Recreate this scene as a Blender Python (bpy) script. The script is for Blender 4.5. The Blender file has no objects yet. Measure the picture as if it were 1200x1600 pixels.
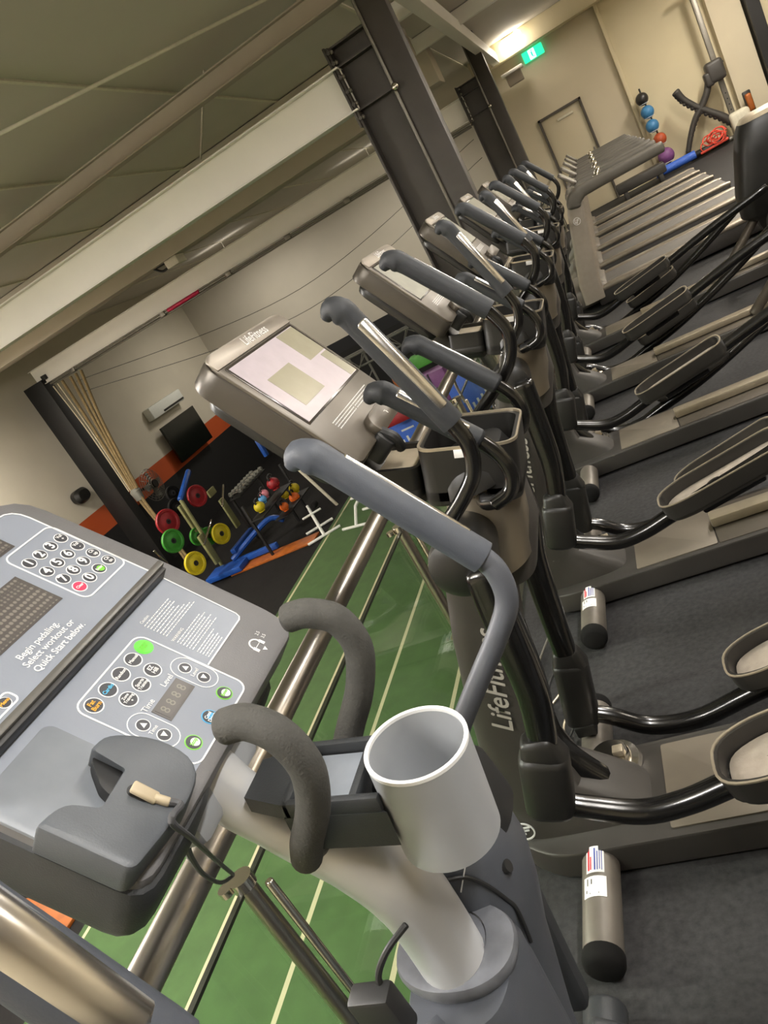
import bpy, bmesh, math, random
from mathutils import Vector, Matrix, noise

random.seed(7)
C = bpy.context.scene.collection
R = math.radians
PI = math.pi

# ------------------------------------------------------------------ camera
YAW, PIT, ROL = R(24.661), R(17.479), R(30.150)
fwd = Vector((-math.sin(YAW) * math.cos(PIT), math.cos(YAW) * math.cos(PIT), -math.sin(PIT)))
r0 = Vector((math.cos(YAW), math.sin(YAW), 0))
u0 = r0.cross(fwd)
right = r0 * math.cos(ROL) - u0 * math.sin(ROL)
up = r0 * math.sin(ROL) + u0 * math.cos(ROL)
cd = bpy.data.cameras.new('camera')
cam = bpy.data.objects.new('camera', cd)
C.objects.link(cam)
m = Matrix((right, up, -fwd)).transposed().to_4x4()
m.translation = Vector((0, 0, 1.6))
cam.matrix_world = m
cd.sensor_fit = 'VERTICAL'
cd.sensor_height = 36
cd.lens = 1179.03 / 1600 * 36
cd.clip_start = 0.02
cd.clip_end = 100
cd.dof.use_dof = False
bpy.context.scene.camera = cam

# ------------------------------------------------------------------ world, exposure
sc = bpy.context.scene
sc.view_settings.view_transform = 'Standard'
sc.view_settings.look = 'None'
sc.view_settings.gamma = 1
sc.view_settings.use_curve_mapping = False
sc.view_settings.exposure = 0.0
w = bpy.data.worlds.new('world')
sc.world = w
w.use_nodes = True
w.node_tree.nodes['Background'].inputs[0].default_value = (0.9, 0.85, 0.75, 1)
w.node_tree.nodes['Background'].inputs[1].default_value = 0.05

# lamps: (x, y, z, length, along, watts, colour)
WARM = (1.0, 0.93, 0.84)
NEUT = (1.0, 0.98, 0.96)
LAMPS = [
    (1.15, 0.3, 3.1, 1.5, 'y', 85, NEUT), (1.15, 3.6, 3.1, 1.5, 'y', 75, NEUT), (1.9, 7.2, 3.1, 1.5, 'y', 100, WARM),
    (2.4, 10.8, 3.1, 1.5, 'y', 130, WARM), (3.0, 14.2, 3.1, 1.5, 'y', 130, WARM), (4.2, 3.6, 3.1, 1.5, 'y', 80, WARM),
    (-2.2, -0.6, 3.1, 1.5, 'x', 130, NEUT), (-6.0, 1.6, 3.1, 1.5, 'x', 430, NEUT),
    (-9.8, 1.2, 3.1, 1.5, 'x', 430, NEUT), (-11.2, 9.0, 3.1, 1.5, 'y', 400, WARM),
    (-9.2, 19.6, 3.15, 1.5, 'x', 130, WARM), (-4.6, 19.6, 3.15, 1.5, 'x', 100, WARM),  # unseen pair behind the far beam, added to brighten the hall walls
]

# ------------------------------------------------------------------ materials
def lin(c):
    c = c.lstrip('#')
    v = [int(c[i:i + 2], 16) / 255 for i in (0, 2, 4)]
    return tuple((x / 12.92 if x <= .04045 else ((x + .055) / 1.055) ** 2.4) for x in v) + (1,)

def mat(name, col, rough=.5, metal=0., var=.06, nscale=30, bump=0., bscale=200, coat=0., emit=None, estr=1., spec=.5, stretch=None):
    mt = bpy.data.materials.new(name)
    mt.use_nodes = True
    nt = mt.node_tree
    b = nt.nodes['Principled BSDF']
    tc = nt.nodes.new('ShaderNodeTexCoord')
    src = tc.outputs['Object']
    if stretch:
        mp = nt.nodes.new('ShaderNodeMapping')
        mp.inputs['Scale'].default_value = stretch
        nt.links.new(src, mp.inputs['Vector'])
        src = mp.outputs['Vector']
    n = nt.nodes.new('ShaderNodeTexNoise')
    n.inputs['Scale'].default_value = nscale
    n.inputs['Detail'].default_value = 4
    nt.links.new(src, n.inputs['Vector'])
    mr = nt.nodes.new('ShaderNodeMapRange')
    mr.inputs['From Min'].default_value = .3
    mr.inputs['From Max'].default_value = .7
    mr.inputs['To Min'].default_value = 1 - var
    mr.inputs['To Max'].default_value = 1 + var
    nt.links.new(n.outputs['Fac'], mr.inputs['Value'])
    mx = nt.nodes.new('ShaderNodeVectorMath')
    mx.operation = 'SCALE'
    mx.inputs[0].default_value = lin(col)[:3]
    nt.links.new(mr.outputs['Result'], mx.inputs['Scale'])
    nt.links.new(mx.outputs['Vector'], b.inputs['Base Color'])
    b.inputs['Roughness'].default_value = rough
    b.inputs['Metallic'].default_value = metal
    b.inputs['Specular IOR Level'].default_value = spec
    if coat:
        b.inputs['Coat Weight'].default_value = coat
        b.inputs['Coat Roughness'].default_value = .1
    if emit:
        b.inputs['Emission Color'].default_value = lin(emit)
        b.inputs['Emission Strength'].default_value = estr
    if bump:
        n2 = nt.nodes.new('ShaderNodeTexNoise')
        n2.inputs['Scale'].default_value = bscale
        n2.inputs['Detail'].default_value = 3
        nt.links.new(src, n2.inputs['Vector'])
        bp = nt.nodes.new('ShaderNodeBump')
        bp.inputs['Strength'].default_value = bump
        bp.inputs['Distance'].default_value = .002
        nt.links.new(n2.outputs['Fac'], bp.inputs['Height'])
        nt.links.new(bp.outputs['Normal'], b.inputs['Normal'])
    return mt

M = {}
def dm(k, *a, **kw):
    M[k] = mat(k, *a, **kw)

dm('floor_rubber', '#252424', .8, var=.5, nscale=55, bump=.5, bscale=160)
dm('black_rubber', '#121110', .85, var=.3, nscale=12, spec=.2)
dm('ceiling', '#c2bbae', .85, var=.03, nscale=1.2)
dm('duct', '#b3ab9b', .8, var=.03, nscale=2)
dm('beam_white', '#e4e0d6', .5, var=.03, nscale=2)
dm('beam_grey', '#a79d8f', .6, var=.03, nscale=2)
dm('joint', '#cfc9b4', .7)
dm('steel_brown', '#37322d', .5, var=.1, nscale=6)
dm('steel_black', '#0c0b0a', .6, var=.1, nscale=6)
dm('wall_cream', '#c9bea4', .8, var=.03, nscale=1.5)
dm('wall_cream2', '#d6caa8', .8, var=.03, nscale=1.5)
dm('door_paint', '#c4b99c', .6, var=.02, nscale=2)
dm('door_frame', '#4d473f', .6)
dm('plaster', '#b9b09a', .85, var=.03, nscale=1.5)
dm('chrome', '#d8d2c6', .16, 1., var=.04, nscale=20)
dm('contact', '#e6e3df', .22, 1., var=.04, nscale=20)
dm('inox', '#aca69c', .3, 1., var=.05, nscale=60, stretch=(1, .05, 1))
dm('glass_edge', '#22261c', .3)
dm('m1_face', '#858b96', .42, var=.02, nscale=8, bump=.05, bscale=400)
dm('m1_shell', '#706f70', .45, 0.15, var=.04, nscale=20, bump=.15, bscale=500)
dm('m1_dark', '#313335', .5, var=.05, nscale=30, bump=.2, bscale=600)
dm('m1_grey', '#4e5157', .38, 0.1, var=.04, nscale=30, bump=.08, bscale=700)
dm('m1_collar', '#67696e', .42, .2, var=.12, nscale=45, bump=.05)
dm('m1_arm', '#5e6168', .42, 0.15, var=.03, nscale=30)
dm('m1_grip', '#444850', .55, var=.05, nscale=30, bump=.15, bscale=500)
dm('m1_dock', '#505459', .45, var=.05, nscale=40, bump=.15, bscale=500)
dm('m1_plate', '#7c8188', .4, var=.12, nscale=18)
dm('silver', '#cfd0d1', .34, .35, var=.03, nscale=15)
dm('silver2', '#adb0b3', .42, .25, var=.03, nscale=15)
dm('foam', '#43423e', .8, var=.12, nscale=60, bump=.5, bscale=350)
dm('shelf_dark', '#2c2b2a', .45, var=.05)
dm('shelf_edge', '#5f5d58', .35, .2)
dm('white_ink', '#eeeeec', .5, var=.01)
dm('dark_ink', '#3a3b40', .45, var=.03)
dm('led_window', '#4c4845', .35, var=.05)
dm('btn_green', '#5fe33c', .35, emit='#5fe33c', estr=.12)
dm('btn_red', '#e4355a', .35)
dm('btn_blue', '#4aa7d8', .35)
dm('btn_lime', '#79c93c', .35)
dm('ink_orange', '#f0b03c', .5)
dm('ink_blue', '#62c3ea', .5)
dm('usb_plug', '#b5a68a', .45)
dm('cable_grey', '#4a4a4c', .5)
dm('m2_frame', '#100f0e', .22, .0, var=.06, nscale=20, coat=.3)
dm('m2_shell', '#4a453e', .38, .45, var=.05, nscale=20, bump=.06, bscale=500)
dm('m2_tube', '#6b655c', .45, .3, var=.08, nscale=20)
dm('m2_side', '#3d3a36', .5, .1, var=.05, nscale=20)
dm('m2_dark', '#1f1e1c', .42, .1, var=.06, nscale=20)
dm('m2_bezel', '#5c554b', .4, .4, var=.03, nscale=40)
dm('m2_cap', '#8d8478', .4, .4, var=.03, nscale=40)
dm('m2_grip', '#25272a', .6, var=.08, nscale=40, bump=.2, bscale=500)
dm('m2_barrel', '#857c6c', .33, .7, var=.01, nscale=5)
dm('m2_beam', '#3f3c38', .45, .3, var=.08, nscale=10)
dm('m2_panel', '#736b5e', .45, .35, var=.08, nscale=8)
dm('pedal_mat', '#9a9082', .6, var=.15, nscale=25, bump=.3)
dm('pedal_rim', '#2f2d2a', .35, .2)
dm('lf_ink', '#a9a59c', .5)
dm('rim_light', '#b0a48e', .35, .6)
dm('beige_tray', '#a89c86', .45)
dm('screen_beige', '#8d8873', .18, emit='#a39b82', estr=.16)
dm('screen_lilac', '#b5aaae', .18, emit='#c0b4bc', estr=.2)
dm('screen_grey', '#9a988c', .18, emit='#b5b1a2', estr=.25)
dm('screen_border', '#3a3530', .2)
dm('sticker', '#e9e7e4', .5)
dm('ink_red', '#c83038', .5)
dm('ink_navy', '#3c4c9a', .5)
dm('ink_black', '#202020', .5)
dm('tm_shell', '#6d675e', .45, .3, var=.05, nscale=20)
dm('tm_grey', '#9a9184', .45, .3, var=.05, nscale=20)
dm('tm_arm', '#5b574f', .5, .1, var=.05, nscale=20)
dm('tm_belt', '#625e59', .7, var=.1, nscale=40)
dm('tm_rail', '#958b7c', .35, .5, var=.06, nscale=20)
dm('tm_dark', '#2c2926', .5)
dm('rope', '#7d6b49', .9, var=.25, nscale=60, bump=.6)
dm('rope_pale', '#b3a88e', .9, var=.2, nscale=60, bump=.6)
dm('blue_paint', '#184590', .4, var=.1)
dm('yellow_rubber', '#c2b018', .5, var=.08)
dm('red_rubber', '#86141c', .5, var=.1)
dm('green_rubber', '#2f7a24', .5, var=.1)
dm('olive', '#7a7a50', .6, var=.1)
dm('ply_orange', '#9a5216', .5, var=.25, nscale=6)
dm('white_paint', '#d8dad2', .5)
dm('orange_rubber', '#e06a20', .5)
dm('pink_rubber', '#d0808c', .5)
dm('skyblue_rubber', '#5a9ad0', .5)
dm('purple_rubber', '#7c4a80', .5)
dm('ball_blue', '#3f7dac', .45)
dm('ball_black', '#2a2826', .4)
dm('ball_red', '#b5502c', .5)
dm('net_red', '#e0503c', .6)
dm('tv', '#0d110c', .25)
dm('mat_blue', '#3a66c8', .5)
dm('mat_green', '#4c9a3a', .5)
dm('lamp_tube', '#fff4dc', .5, emit='#fff0d2', estr=14)
dm('lamp_body', '#dcd6c6', .5)
dm('exit_green', '#20c080', .4, emit='#25e0a0', estr=1.6)
dm('exit_white', '#d8fff0', .4, emit='#d0fff0', estr=2.2)
dm('pipe', '#77736a', .4, .5)
dm('tape_red', '#c01848', .5)
dm('net_grey', '#6a6a62', .6)

def glass_mat():
    mt = bpy.data.materials.new('pane_glass')
    mt.use_nodes = True
    nt = mt.node_tree
    nt.nodes.clear()
    o = nt.nodes.new('ShaderNodeOutputMaterial')
    mxs = nt.nodes.new('ShaderNodeMixShader')
    t = nt.nodes.new('ShaderNodeBsdfTransparent')
    t.inputs[0].default_value = (.93, .97, .93, 1)
    g = nt.nodes.new('ShaderNodeBsdfGlossy')
    g.inputs['Roughness'].default_value = .02
    f = nt.nodes.new('ShaderNodeLayerWeight')
    f.inputs['Blend'].default_value = .5
    pw = nt.nodes.new('ShaderNodeMath'); pw.operation = 'POWER'; pw.inputs[1].default_value = 4
    ml = nt.nodes.new('ShaderNodeMath'); ml.operation = 'MULTIPLY_ADD'; ml.inputs[1].default_value = .5; ml.inputs[2].default_value = .03
    nt.links.new(f.outputs['Facing'], pw.inputs[0])
    nt.links.new(pw.outputs[0], ml.inputs[0])
    nt.links.new(ml.outputs[0], mxs.inputs[0])
    nt.links.new(t.outputs[0], mxs.inputs[1])
    nt.links.new(g.outputs[0], mxs.inputs[2])
    nt.links.new(mxs.outputs[0], o.inputs[0])
    return mt
M['pane_glass'] = glass_mat()

def banded_wall(name, upper, stripe, lower, z1, z2):
    """painted wall: lower colour below z1, stripe to z2, upper above (object z = world z)"""
    mt = mat(name, upper, .8, var=.03, nscale=1.5)
    nt = mt.node_tree
    b = nt.nodes['Principled BSDF']
    tc = [n for n in nt.nodes if n.type == 'TEX_COORD'][0]
    base = b.inputs['Base Color'].links[0].from_socket
    sp = nt.nodes.new('ShaderNodeSeparateXYZ')
    nt.links.new(tc.outputs['Object'], sp.inputs[0])
    def step(z):
        g = nt.nodes.new('ShaderNodeMath')
        g.operation = 'GREATER_THAN'
        g.inputs[1].default_value = z
        nt.links.new(sp.outputs['Z'], g.inputs[0])
        return g.outputs[0]
    m1 = nt.nodes.new('ShaderNodeMixRGB')
    m1.inputs[1].default_value = lin(lower)
    m1.inputs[2].default_value = lin(stripe)
    nt.links.new(step(z1), m1.inputs[0])
    m2 = nt.nodes.new('ShaderNodeMixRGB')
    nt.links.new(step(z2), m2.inputs[0])
    nt.links.new(m1.outputs[0], m2.inputs[1])
    nt.links.new(base, m2.inputs[2])
    nt.links.new(m2.outputs[0], b.inputs['Base Color'])
    return mt
M['gym_wall_left'] = banded_wall('gym_wall_left', '#c6bfae', '#b04a18', '#060504', -.975, -.43)
M['gym_wall_back'] = banded_wall('gym_wall_back', '#b3ad9f', '#141517', '#0a0907', -.7, -.33)

def turf_mat():
    mt = mat('turf', '#385327', .9, var=.12, nscale=5, bump=.6, bscale=300)
    nt = mt.node_tree
    b = nt.nodes['Principled BSDF']
    tc = [n for n in nt.nodes if n.type == 'TEX_COORD'][0]
    base = b.inputs['Base Color'].links[0].from_socket
    sp = nt.nodes.new('ShaderNodeSeparateXYZ')
    nt.links.new(tc.outputs['Object'], sp.inputs[0])
    def mth(op, a, bb):
        n = nt.nodes.new('ShaderNodeMath')
        n.operation = op
        nt.links.new(a, n.inputs[0])
        n.inputs[1].default_value = bb
        return n.outputs[0]
    x = mth('ADD', sp.outputs['X'], 50 * .925 + 3.1 + .024)
    x = mth('MULTIPLY', x, 1 / .925)
    x = mth('FRACT', x, 0)
    x = mth('LESS_THAN', x, .048 / .925)
    mx = nt.nodes.new('ShaderNodeMixRGB')
    mx.inputs[2].default_value = lin('#b0aa88')
    nt.links.new(x, mx.inputs[0])
    nt.links.new(base, mx.inputs[1])
    nt.links.new(mx.outputs[0], b.inputs['Base Color'])
    return mt
M['turf'] = turf_mat()

def led_mat():
    mt = mat('led_dots', '#5a5550', .4, var=.05)
    nt = mt.node_tree
    b = nt.nodes['Principled BSDF']
    tc = [n for n in nt.nodes if n.type == 'TEX_COORD'][0]
    v = nt.nodes.new('ShaderNodeTexVoronoi')
    v.inputs['Scale'].default_value = 155
    v.inputs['Randomness'].default_value = 0
    nt.links.new(tc.outputs['Object'], v.inputs['Vector'])
    r_ = nt.nodes.new('ShaderNodeValToRGB')
    r_.color_ramp.elements[0].position = .3
    r_.color_ramp.elements[0].color = lin('#7a746c')
    r_.color_ramp.elements[1].position = .5
    r_.color_ramp.elements[1].color = lin('#4a4643')
    nt.links.new(v.outputs['Distance'], r_.inputs[0])
    nt.links.new(r_.outputs[0], b.inputs['Base Color'])
    return mt
M['led_dots'] = led_mat()

# ------------------------------------------------------------------ mesh helpers
def frame(o, x, y, z):
    mm = Matrix((Vector(x), Vector(y), Vector(z))).transposed().to_4x4()
    mm.translation = Vector(o)
    return mm
I4 = Matrix.Identity(4)

_text = {}
def text_mesh(s, shear=0.):
    k = (s, shear)
    if k not in _text:
        cu = bpy.data.curves.new('lettering', 'FONT')
        cu.body = s
        cu.size = 1
        cu.shear = shear
        cu.align_x = 'CENTER'
        cu.align_y = 'CENTER'
        cu.resolution_u = 3
        o = bpy.data.objects.new('lettering', cu)
        C.objects.link(o)
        dg = bpy.context.evaluated_depsgraph_get()
        me = bpy.data.meshes.new_from_object(o.evaluated_get(dg))
        vs = [v.co.copy() for v in me.vertices]
        fs = [tuple(p.vertices) for p in me.polygons]
        bpy.data.objects.remove(o)
        bpy.data.curves.remove(cu)
        bpy.data.meshes.remove(me)
        _text[k] = (vs, fs)
    return _text[k]

class MB:
    def __init__(s, M4=None):
        s.bm = bmesh.new()
        s.mats = []
        s.M = M4 or I4
    def mi(s, m):
        if m not in s.mats:
            s.mats.append(m)
        return s.mats.index(m)
    def add(s, vs, fs, m, M4=None):
        T = s.M @ (M4 or I4)
        i = s.mi(m)
        bv = [s.bm.verts.new(T @ Vector(v)) for v in vs]
        out = []
        for f in fs:
            try:
                q = s.bm.faces.new([bv[k] for k in f])
                q.material_index = i
                q.smooth = True
                out.append(q)
            except ValueError:
                pass
        return bv, out
    def box(s, c, d, m, bev=0., seg=2, M4=None):
        b2 = bmesh.new()
        bmesh.ops.create_cube(b2, size=1)
        for v in b2.verts:
            v.co = Vector((v.co.x * d[0], v.co.y * d[1], v.co.z * d[2]))
        if bev:
            bmesh.ops.bevel(b2, geom=b2.edges[:], offset=min(bev, min(d) * .49), segments=seg, affect='EDGES', profile=.5)
        b2.verts.index_update()
        vs = [v.co + Vector(c) for v in b2.verts]
        fs = [[v.index for v in f.verts] for f in b2.faces]
        b2.free()
        return s.add(vs, fs, m, M4)
    def prism(s, pts, z0, z1, m, M4=None, bev=0., cap=True):
        """outline pts (x,y) extruded z0..z1, optional bevel inset on the top"""
        n = len(pts)
        rings = [(pts, z0), (pts, z1)]
        if bev:
            cx = sum(p[0] for p in pts) / n
            cy = sum(p[1] for p in pts) / n
            def ins(k):
                o = []
                for p in pts:
                    dx, dy = p[0] - cx, p[1] - cy
                    l = math.hypot(dx, dy) or 1
                    o.append((p[0] - dx / l * k, p[1] - dy / l * k))
                return o
            e = bev
            rings = [(ins(e), z0), (ins(e * .3), z0 + e * .3), (pts, z0 + e), (pts, z1 - e), (ins(e * .3), z1 - e * .3), (ins(e), z1)]
        vs = []
        for r_, z in rings:
            vs += [(p[0], p[1], z) for p in r_]
        fs = []
        for k in range(len(rings) - 1):
            for i in range(n):
                j = (i + 1) % n
                fs.append((k * n + i, k * n + j, (k + 1) * n + j, (k + 1) * n + i))
        if cap:
            fs.append(tuple(range(n - 1, -1, -1)))
            fs.append(tuple((len(rings) - 1) * n + i for i in range(n)))
        return s.add(vs, fs, m, M4)
    def ring(s, outer, inner, z0, z1, m, M4=None):
        n = len(outer)
        vs = [(p[0], p[1], z0) for p in outer] + [(p[0], p[1], z1) for p in outer] + [(p[0], p[1], z1) for p in inner] + [(p[0], p[1], z0) for p in inner]
        fs = []
        for k in range(4):
            for i in range(n):
                j = (i + 1) % n
                a, b = k * n, ((k + 1) % 4) * n
                fs.append((a + i, a + j, b + j, b + i))
        return s.add(vs, fs, m, M4)
    def loft(s, secs, m, n=20, e=2.6, axis='z', cap=True, M4=None):
        """secs: (pos, (cx, cy), hx, hy[, exponent]) superellipse sections stacked along an axis"""
        vs = []
        for sec in secs:
            p, (cx, cy), hx, hy = sec[:4]
            ee = sec[4] if len(sec) > 4 else e
            for k in range(n):
                t = 2 * PI * k / n
                c_, s_ = math.cos(t), math.sin(t)
                x = cx + hx * math.copysign(abs(c_) ** (2 / ee), c_)
                y = cy + hy * math.copysign(abs(s_) ** (2 / ee), s_)
                vs.append((x, y, p) if axis == 'z' else ((x, p, y) if axis == 'y' else (p, x, y)))
        fs = []
        for q in range(len(secs) - 1):
            for i in range(n):
                j = (i + 1) % n
                fs.append((q * n + i, q * n + j, (q + 1) * n + j, (q + 1) * n + i))
        if cap:
            fs.append(tuple(range(n - 1, -1, -1)))
            fs.append(tuple((len(secs) - 1) * n + i for i in range(n)))
        return s.add(vs, fs, m, M4)
    def tube(s, pts, r, m, n=14, sub=6, smooth=True, cap=True, flat=None, side=None, dome=True):
        """tube along pts (Catmull-Rom when smooth); r number or list; flat=(a,b) scales for an oblong section, side = axis of b"""
        P = [Vector(p) for p in pts]
        rr = list(r) if isinstance(r, (list, tuple)) else [r] * len(P)
        if smooth and len(P) > 2:
            Q, RR = [], []
            for i in range(len(P) - 1):
                p0 = P[max(i - 1, 0)]; p1 = P[i]; p2 = P[i + 1]; p3 = P[min(i + 2, len(P) - 1)]
                for k in range(sub):
                    t = k / sub
                    Q.append(.5 * ((2 * p1) + (p2 - p0) * t + (2 * p0 - 5 * p1 + 4 * p2 - p3) * t * t + (3 * p1 - p0 - 3 * p2 + p3) * t ** 3))
                    RR.append(rr[i] + (rr[i + 1] - rr[i]) * t)
            Q.append(P[-1]); RR.append(rr[-1])
        else:
            Q, RR = P, rr
        if cap and dome:
            d0 = (Q[0] - Q[1]).normalized(); d1 = (Q[-1] - Q[-2]).normalized()
            Q = [Q[0] + d0 * RR[0] * .35, Q[0] + d0 * RR[0] * .2] + Q + [Q[-1] + d1 * RR[-1] * .2, Q[-1] + d1 * RR[-1] * .35]
            RR = [RR[0] * .7, RR[0] * .92] + RR + [RR[-1] * .92, RR[-1] * .7]
        N = len(Q)
        tg = []
        for i in range(N):
            a = Q[max(i - 1, 0)]; b = Q[min(i + 1, N - 1)]
            tg.append((b - a).normalized())
        if side is not None:
            nb = Vector(side)
        else:
            nb = Vector((0, 1, 0)) if abs(tg[0].y) < .9 else Vector((1, 0, 0))
        vs = []
        for i in range(N):
            b = (nb - tg[i] * nb.dot(tg[i]))
            b = b.normalized() if b.length > 1e-6 else Vector((0, 0, 1))
            if side is None:
                nb = b
            a = b.cross(tg[i])
            fa, fb = flat if flat else (1, 1)
            for k in range(n):
                t = 2 * PI * k / n
                c_, s_ = math.cos(t), math.sin(t)
                if flat:
                    c_ = math.copysign(abs(c_) ** .6, c_); s_ = math.copysign(abs(s_) ** .6, s_)
                vs.append(Q[i] + a * (c_ * RR[i] * fa) + b * (s_ * RR[i] * fb))
        fs = []
        for q in range(N - 1):
            for i in range(n):
                j = (i + 1) % n
                fs.append((q * n + i, q * n + j, (q + 1) * n + j, (q + 1) * n + i))
        if cap:
            fs.append(tuple(range(n - 1, -1, -1)))
            fs.append(tuple((N - 1) * n + i for i in range(n)))
        return s.add(vs, fs, m)
    def lathe(s, prof, m, n=28, M4=None):
        vs, idx = [], []
        for r_, z in prof:
            if r_ < 1e-5:
                idx.append([len(vs)] * n); vs.append((0, 0, z))
            else:
                idx.append(list(range(len(vs), len(vs) + n)))
                vs += [(r_ * math.cos(2 * PI * k / n), r_ * math.sin(2 * PI * k / n), z) for k in range(n)]
        fs = []
        for q in range(len(prof) - 1):
            for i in range(n):
                j = (i + 1) % n
                f = [idx[q][i], idx[q][j], idx[q + 1][j], idx[q + 1][i]]
                g = []
                for v in f:
                    if v not in g: g.append(v)
                if len(g) > 2: fs.append(g)
        return s.add(vs, fs, m, M4)
    def sphere(s, c, r, m, n=18, sc=(1, 1, 1)):
        prof = [(r * math.sin(PI * k / (n // 2)), -r * math.cos(PI * k / (n // 2))) for k in range(n // 2 + 1)]
        prof[0] = (0, -r); prof[-1] = (0, r)
        return s.lathe(prof, m, n, Matrix.Translation(Vector(c)) @ Matrix.Diagonal((*sc, 1)))
    def disc(s, c, r, z0, z1, m, n=28, M4=None):
        return s.lathe([(0, z1), (r, z1), (r, z0), (0, z0)], m, n, (M4 or I4) @ Matrix.Translation(Vector((c[0], c[1], 0))))
    def text(s, t, c, size, m, z=0., rot=0., M4=None, shear=0., sx=1., bold=0.):
        vs, fs = text_mesh(t, shear)
        T = (M4 or I4) @ Matrix.Translation(Vector((c[0], c[1], z))) @ Matrix.Rotation(rot, 4, 'Z') @ Matrix.Diagonal((size * sx, size, 1, 1))
        s.add(vs, fs, m, T)
        if bold:
            for k, (dx, dy) in enumerate(((bold, 0), (-bold, 0), (0, bold), (0, -bold))):
                T2 = (M4 or I4) @ Matrix.Translation(Vector((c[0] + dx * size, c[1] + dy * size, z + (k + 1) * 6e-5))) @ Matrix.Rotation(rot, 4, 'Z') @ Matrix.Diagonal((size * sx, size, 1, 1))
                s.add(vs, fs, m, T2)
    def outline(s, pts, wd, z0, z1, m, M4=None):
        """closed printed line following pts"""
        n = len(pts)
        out, inn = [], []
        for i in range(n):
            a = Vector(pts[i - 1]); b = Vector(pts[i]); c = Vector(pts[(i + 1) % n])
            t = ((b - a).normalized() + (c - b).normalized())
            t = t.normalized() if t.length > 1e-6 else (c - b).normalized()
            nn = Vector((t.y, -t.x))
            out.append(b + nn * wd / 2); inn.append(b - nn * wd / 2)
        s.ring(out, inn, z0, z1, m, M4)
    def line(s, pts, wd, z, m, M4=None):
        for a, b in zip(pts[:-1], pts[1:]):
            a, b = Vector(a), Vector(b)
            d = (b - a).normalized(); nn = Vector((-d.y, d.x)) * wd / 2
            a = a - d * wd * .3; b = b + d * wd * .3
            s.add([(*(a - nn), z), (*(b - nn), z), (*(b + nn), z), (*(a + nn), z)], [(0, 1, 2, 3)], m, M4)
    def build(s, name, parent=None, sharp=35, recalc=True):
        if recalc:
            bmesh.ops.recalc_face_normals(s.bm, faces=s.bm.faces)
        for e in s.bm.edges:
            if len(e.link_faces) == 2 and e.calc_face_angle(0) > R(sharp):
                e.smooth = False
        org = Vector((0, 0, 0))
        p = parent
        while p is not None:
            org += p.location
            p = p.parent
        if org.length:
            bmesh.ops.translate(s.bm, verts=s.bm.verts, vec=-org)
        me = bpy.data.meshes.new(name)
        s.bm.to_mesh(me)
        s.bm.free()
        for k in s.mats:
            me.materials.append(M[k])
        o = bpy.data.objects.new(name, me)
        C.objects.link(o)
        if parent: o.parent = parent
        return o

def rrect(x0, y0, x1, y1, r, n=5):
    """rounded rectangle outline, counter-clockwise"""
    pts = []
    for cx, cy, a0 in ((x1 - r, y1 - r, 0), (x0 + r, y1 - r, 90), (x0 + r, y0 + r, 180), (x1 - r, y0 + r, 270)):
        for k in range(n + 1):
            t = R(a0 + 90 * k / n)
            pts.append((cx + r * math.cos(t), cy + r * math.sin(t)))
    return pts

def rounded(pts, r, n=4):
    """round the corners of a polygon"""
    out = []
    N = len(pts)
    for i in range(N):
        a, b, c = Vector(pts[i - 1]), Vector(pts[i]), Vector(pts[(i + 1) % N])
        rr = r[i] if isinstance(r, (list, tuple)) else r
        d1 = (a - b).normalized(); d2 = (c - b).normalized()
        p = b + d1 * min(rr, (a - b).length * .49); q = b + d2 * min(rr, (c - b).length * .49)
        for k in range(n + 1):
            t = k / n
            out.append(tuple((1 - t) ** 2 * p + 2 * t * (1 - t) * b + t * t * q))
    return out

def thing(name, label, cat, loc=(0, 0, 0), group=None):
    o = bpy.data.objects.new(name, None)
    C.objects.link(o)
    o.empty_display_size = .1
    o.location = loc
    o['label'] = label; o['category'] = cat
    if group: o['group'] = group
    return o

def tag(o, label, cat, group=None):
    o['label'] = label; o['category'] = cat
    if group: o['group'] = group
    return o

def struct(o):
    o['kind'] = 'structure'
    return o

def rebase(o, base):
    """put a single mesh thing's origin at its base"""
    b = Vector(base)
    o.data.transform(Matrix.Translation(-b))
    o.location = b
    return o

def dup(root, delta, label, group=None, skip=()):
    r_ = root.copy()
    C.objects.link(r_)
    r_.location = root.location + Vector(delta)
    r_['label'] = label
    if group: r_['group'] = group
    for ch in list(root.children):
        if ch.name.split('.')[0] in skip: continue
        c = ch.copy(); C.objects.link(c); c.parent = r_
        for g in ch.children:
            d = g.copy(); C.objects.link(d); d.parent = c
    return r_

# ================================================================== SETTING
def slab(name, x0, x1, y0, y1, z0, z1, m):
    b = MB()
    b.box(((x0 + x1) / 2, (y0 + y1) / 2, (z0 + z1) / 2), (x1 - x0, y1 - y0, z1 - z0), m)
    return struct(b.build(name))

FAR, LOW, CEIL = 17.0, -2.6, 3.6
b = MB()
b.box((2.535, 7, -.15), (6.93, 20, .3), 'floor_rubber')
struct(b.build('floor_upper'))
slab('floor_lower', -12.6, 6, -3, 22, LOW - .2, LOW, 'black_rubber')
slab('floor_turf', -6.9, -.95, -3, 21.98, LOW, LOW + .012, 'turf')
slab('ceiling', -12.6, 6, -3, 22, CEIL, CEIL + .1, 'ceiling')
slab('wall_left', -12.7, -12.6, -3, 22.1, LOW - .2, CEIL, 'gym_wall_left')
slab('wall_back', -12.6, 6, 22, 22.1, LOW - .2, CEIL, 'gym_wall_back')
slab('wall_right', 6, 6.1, -3, 22.1, LOW - .2, CEIL, 'wall_cream')
slab('wall_near', -12.7, 6.1, -3.1, -3, LOW - .2, CEIL, 'wall_cream')
slab('wall_under_mezzanine', -.95, -.93, -3, FAR, LOW, -.3, 'black_rubber')
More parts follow.
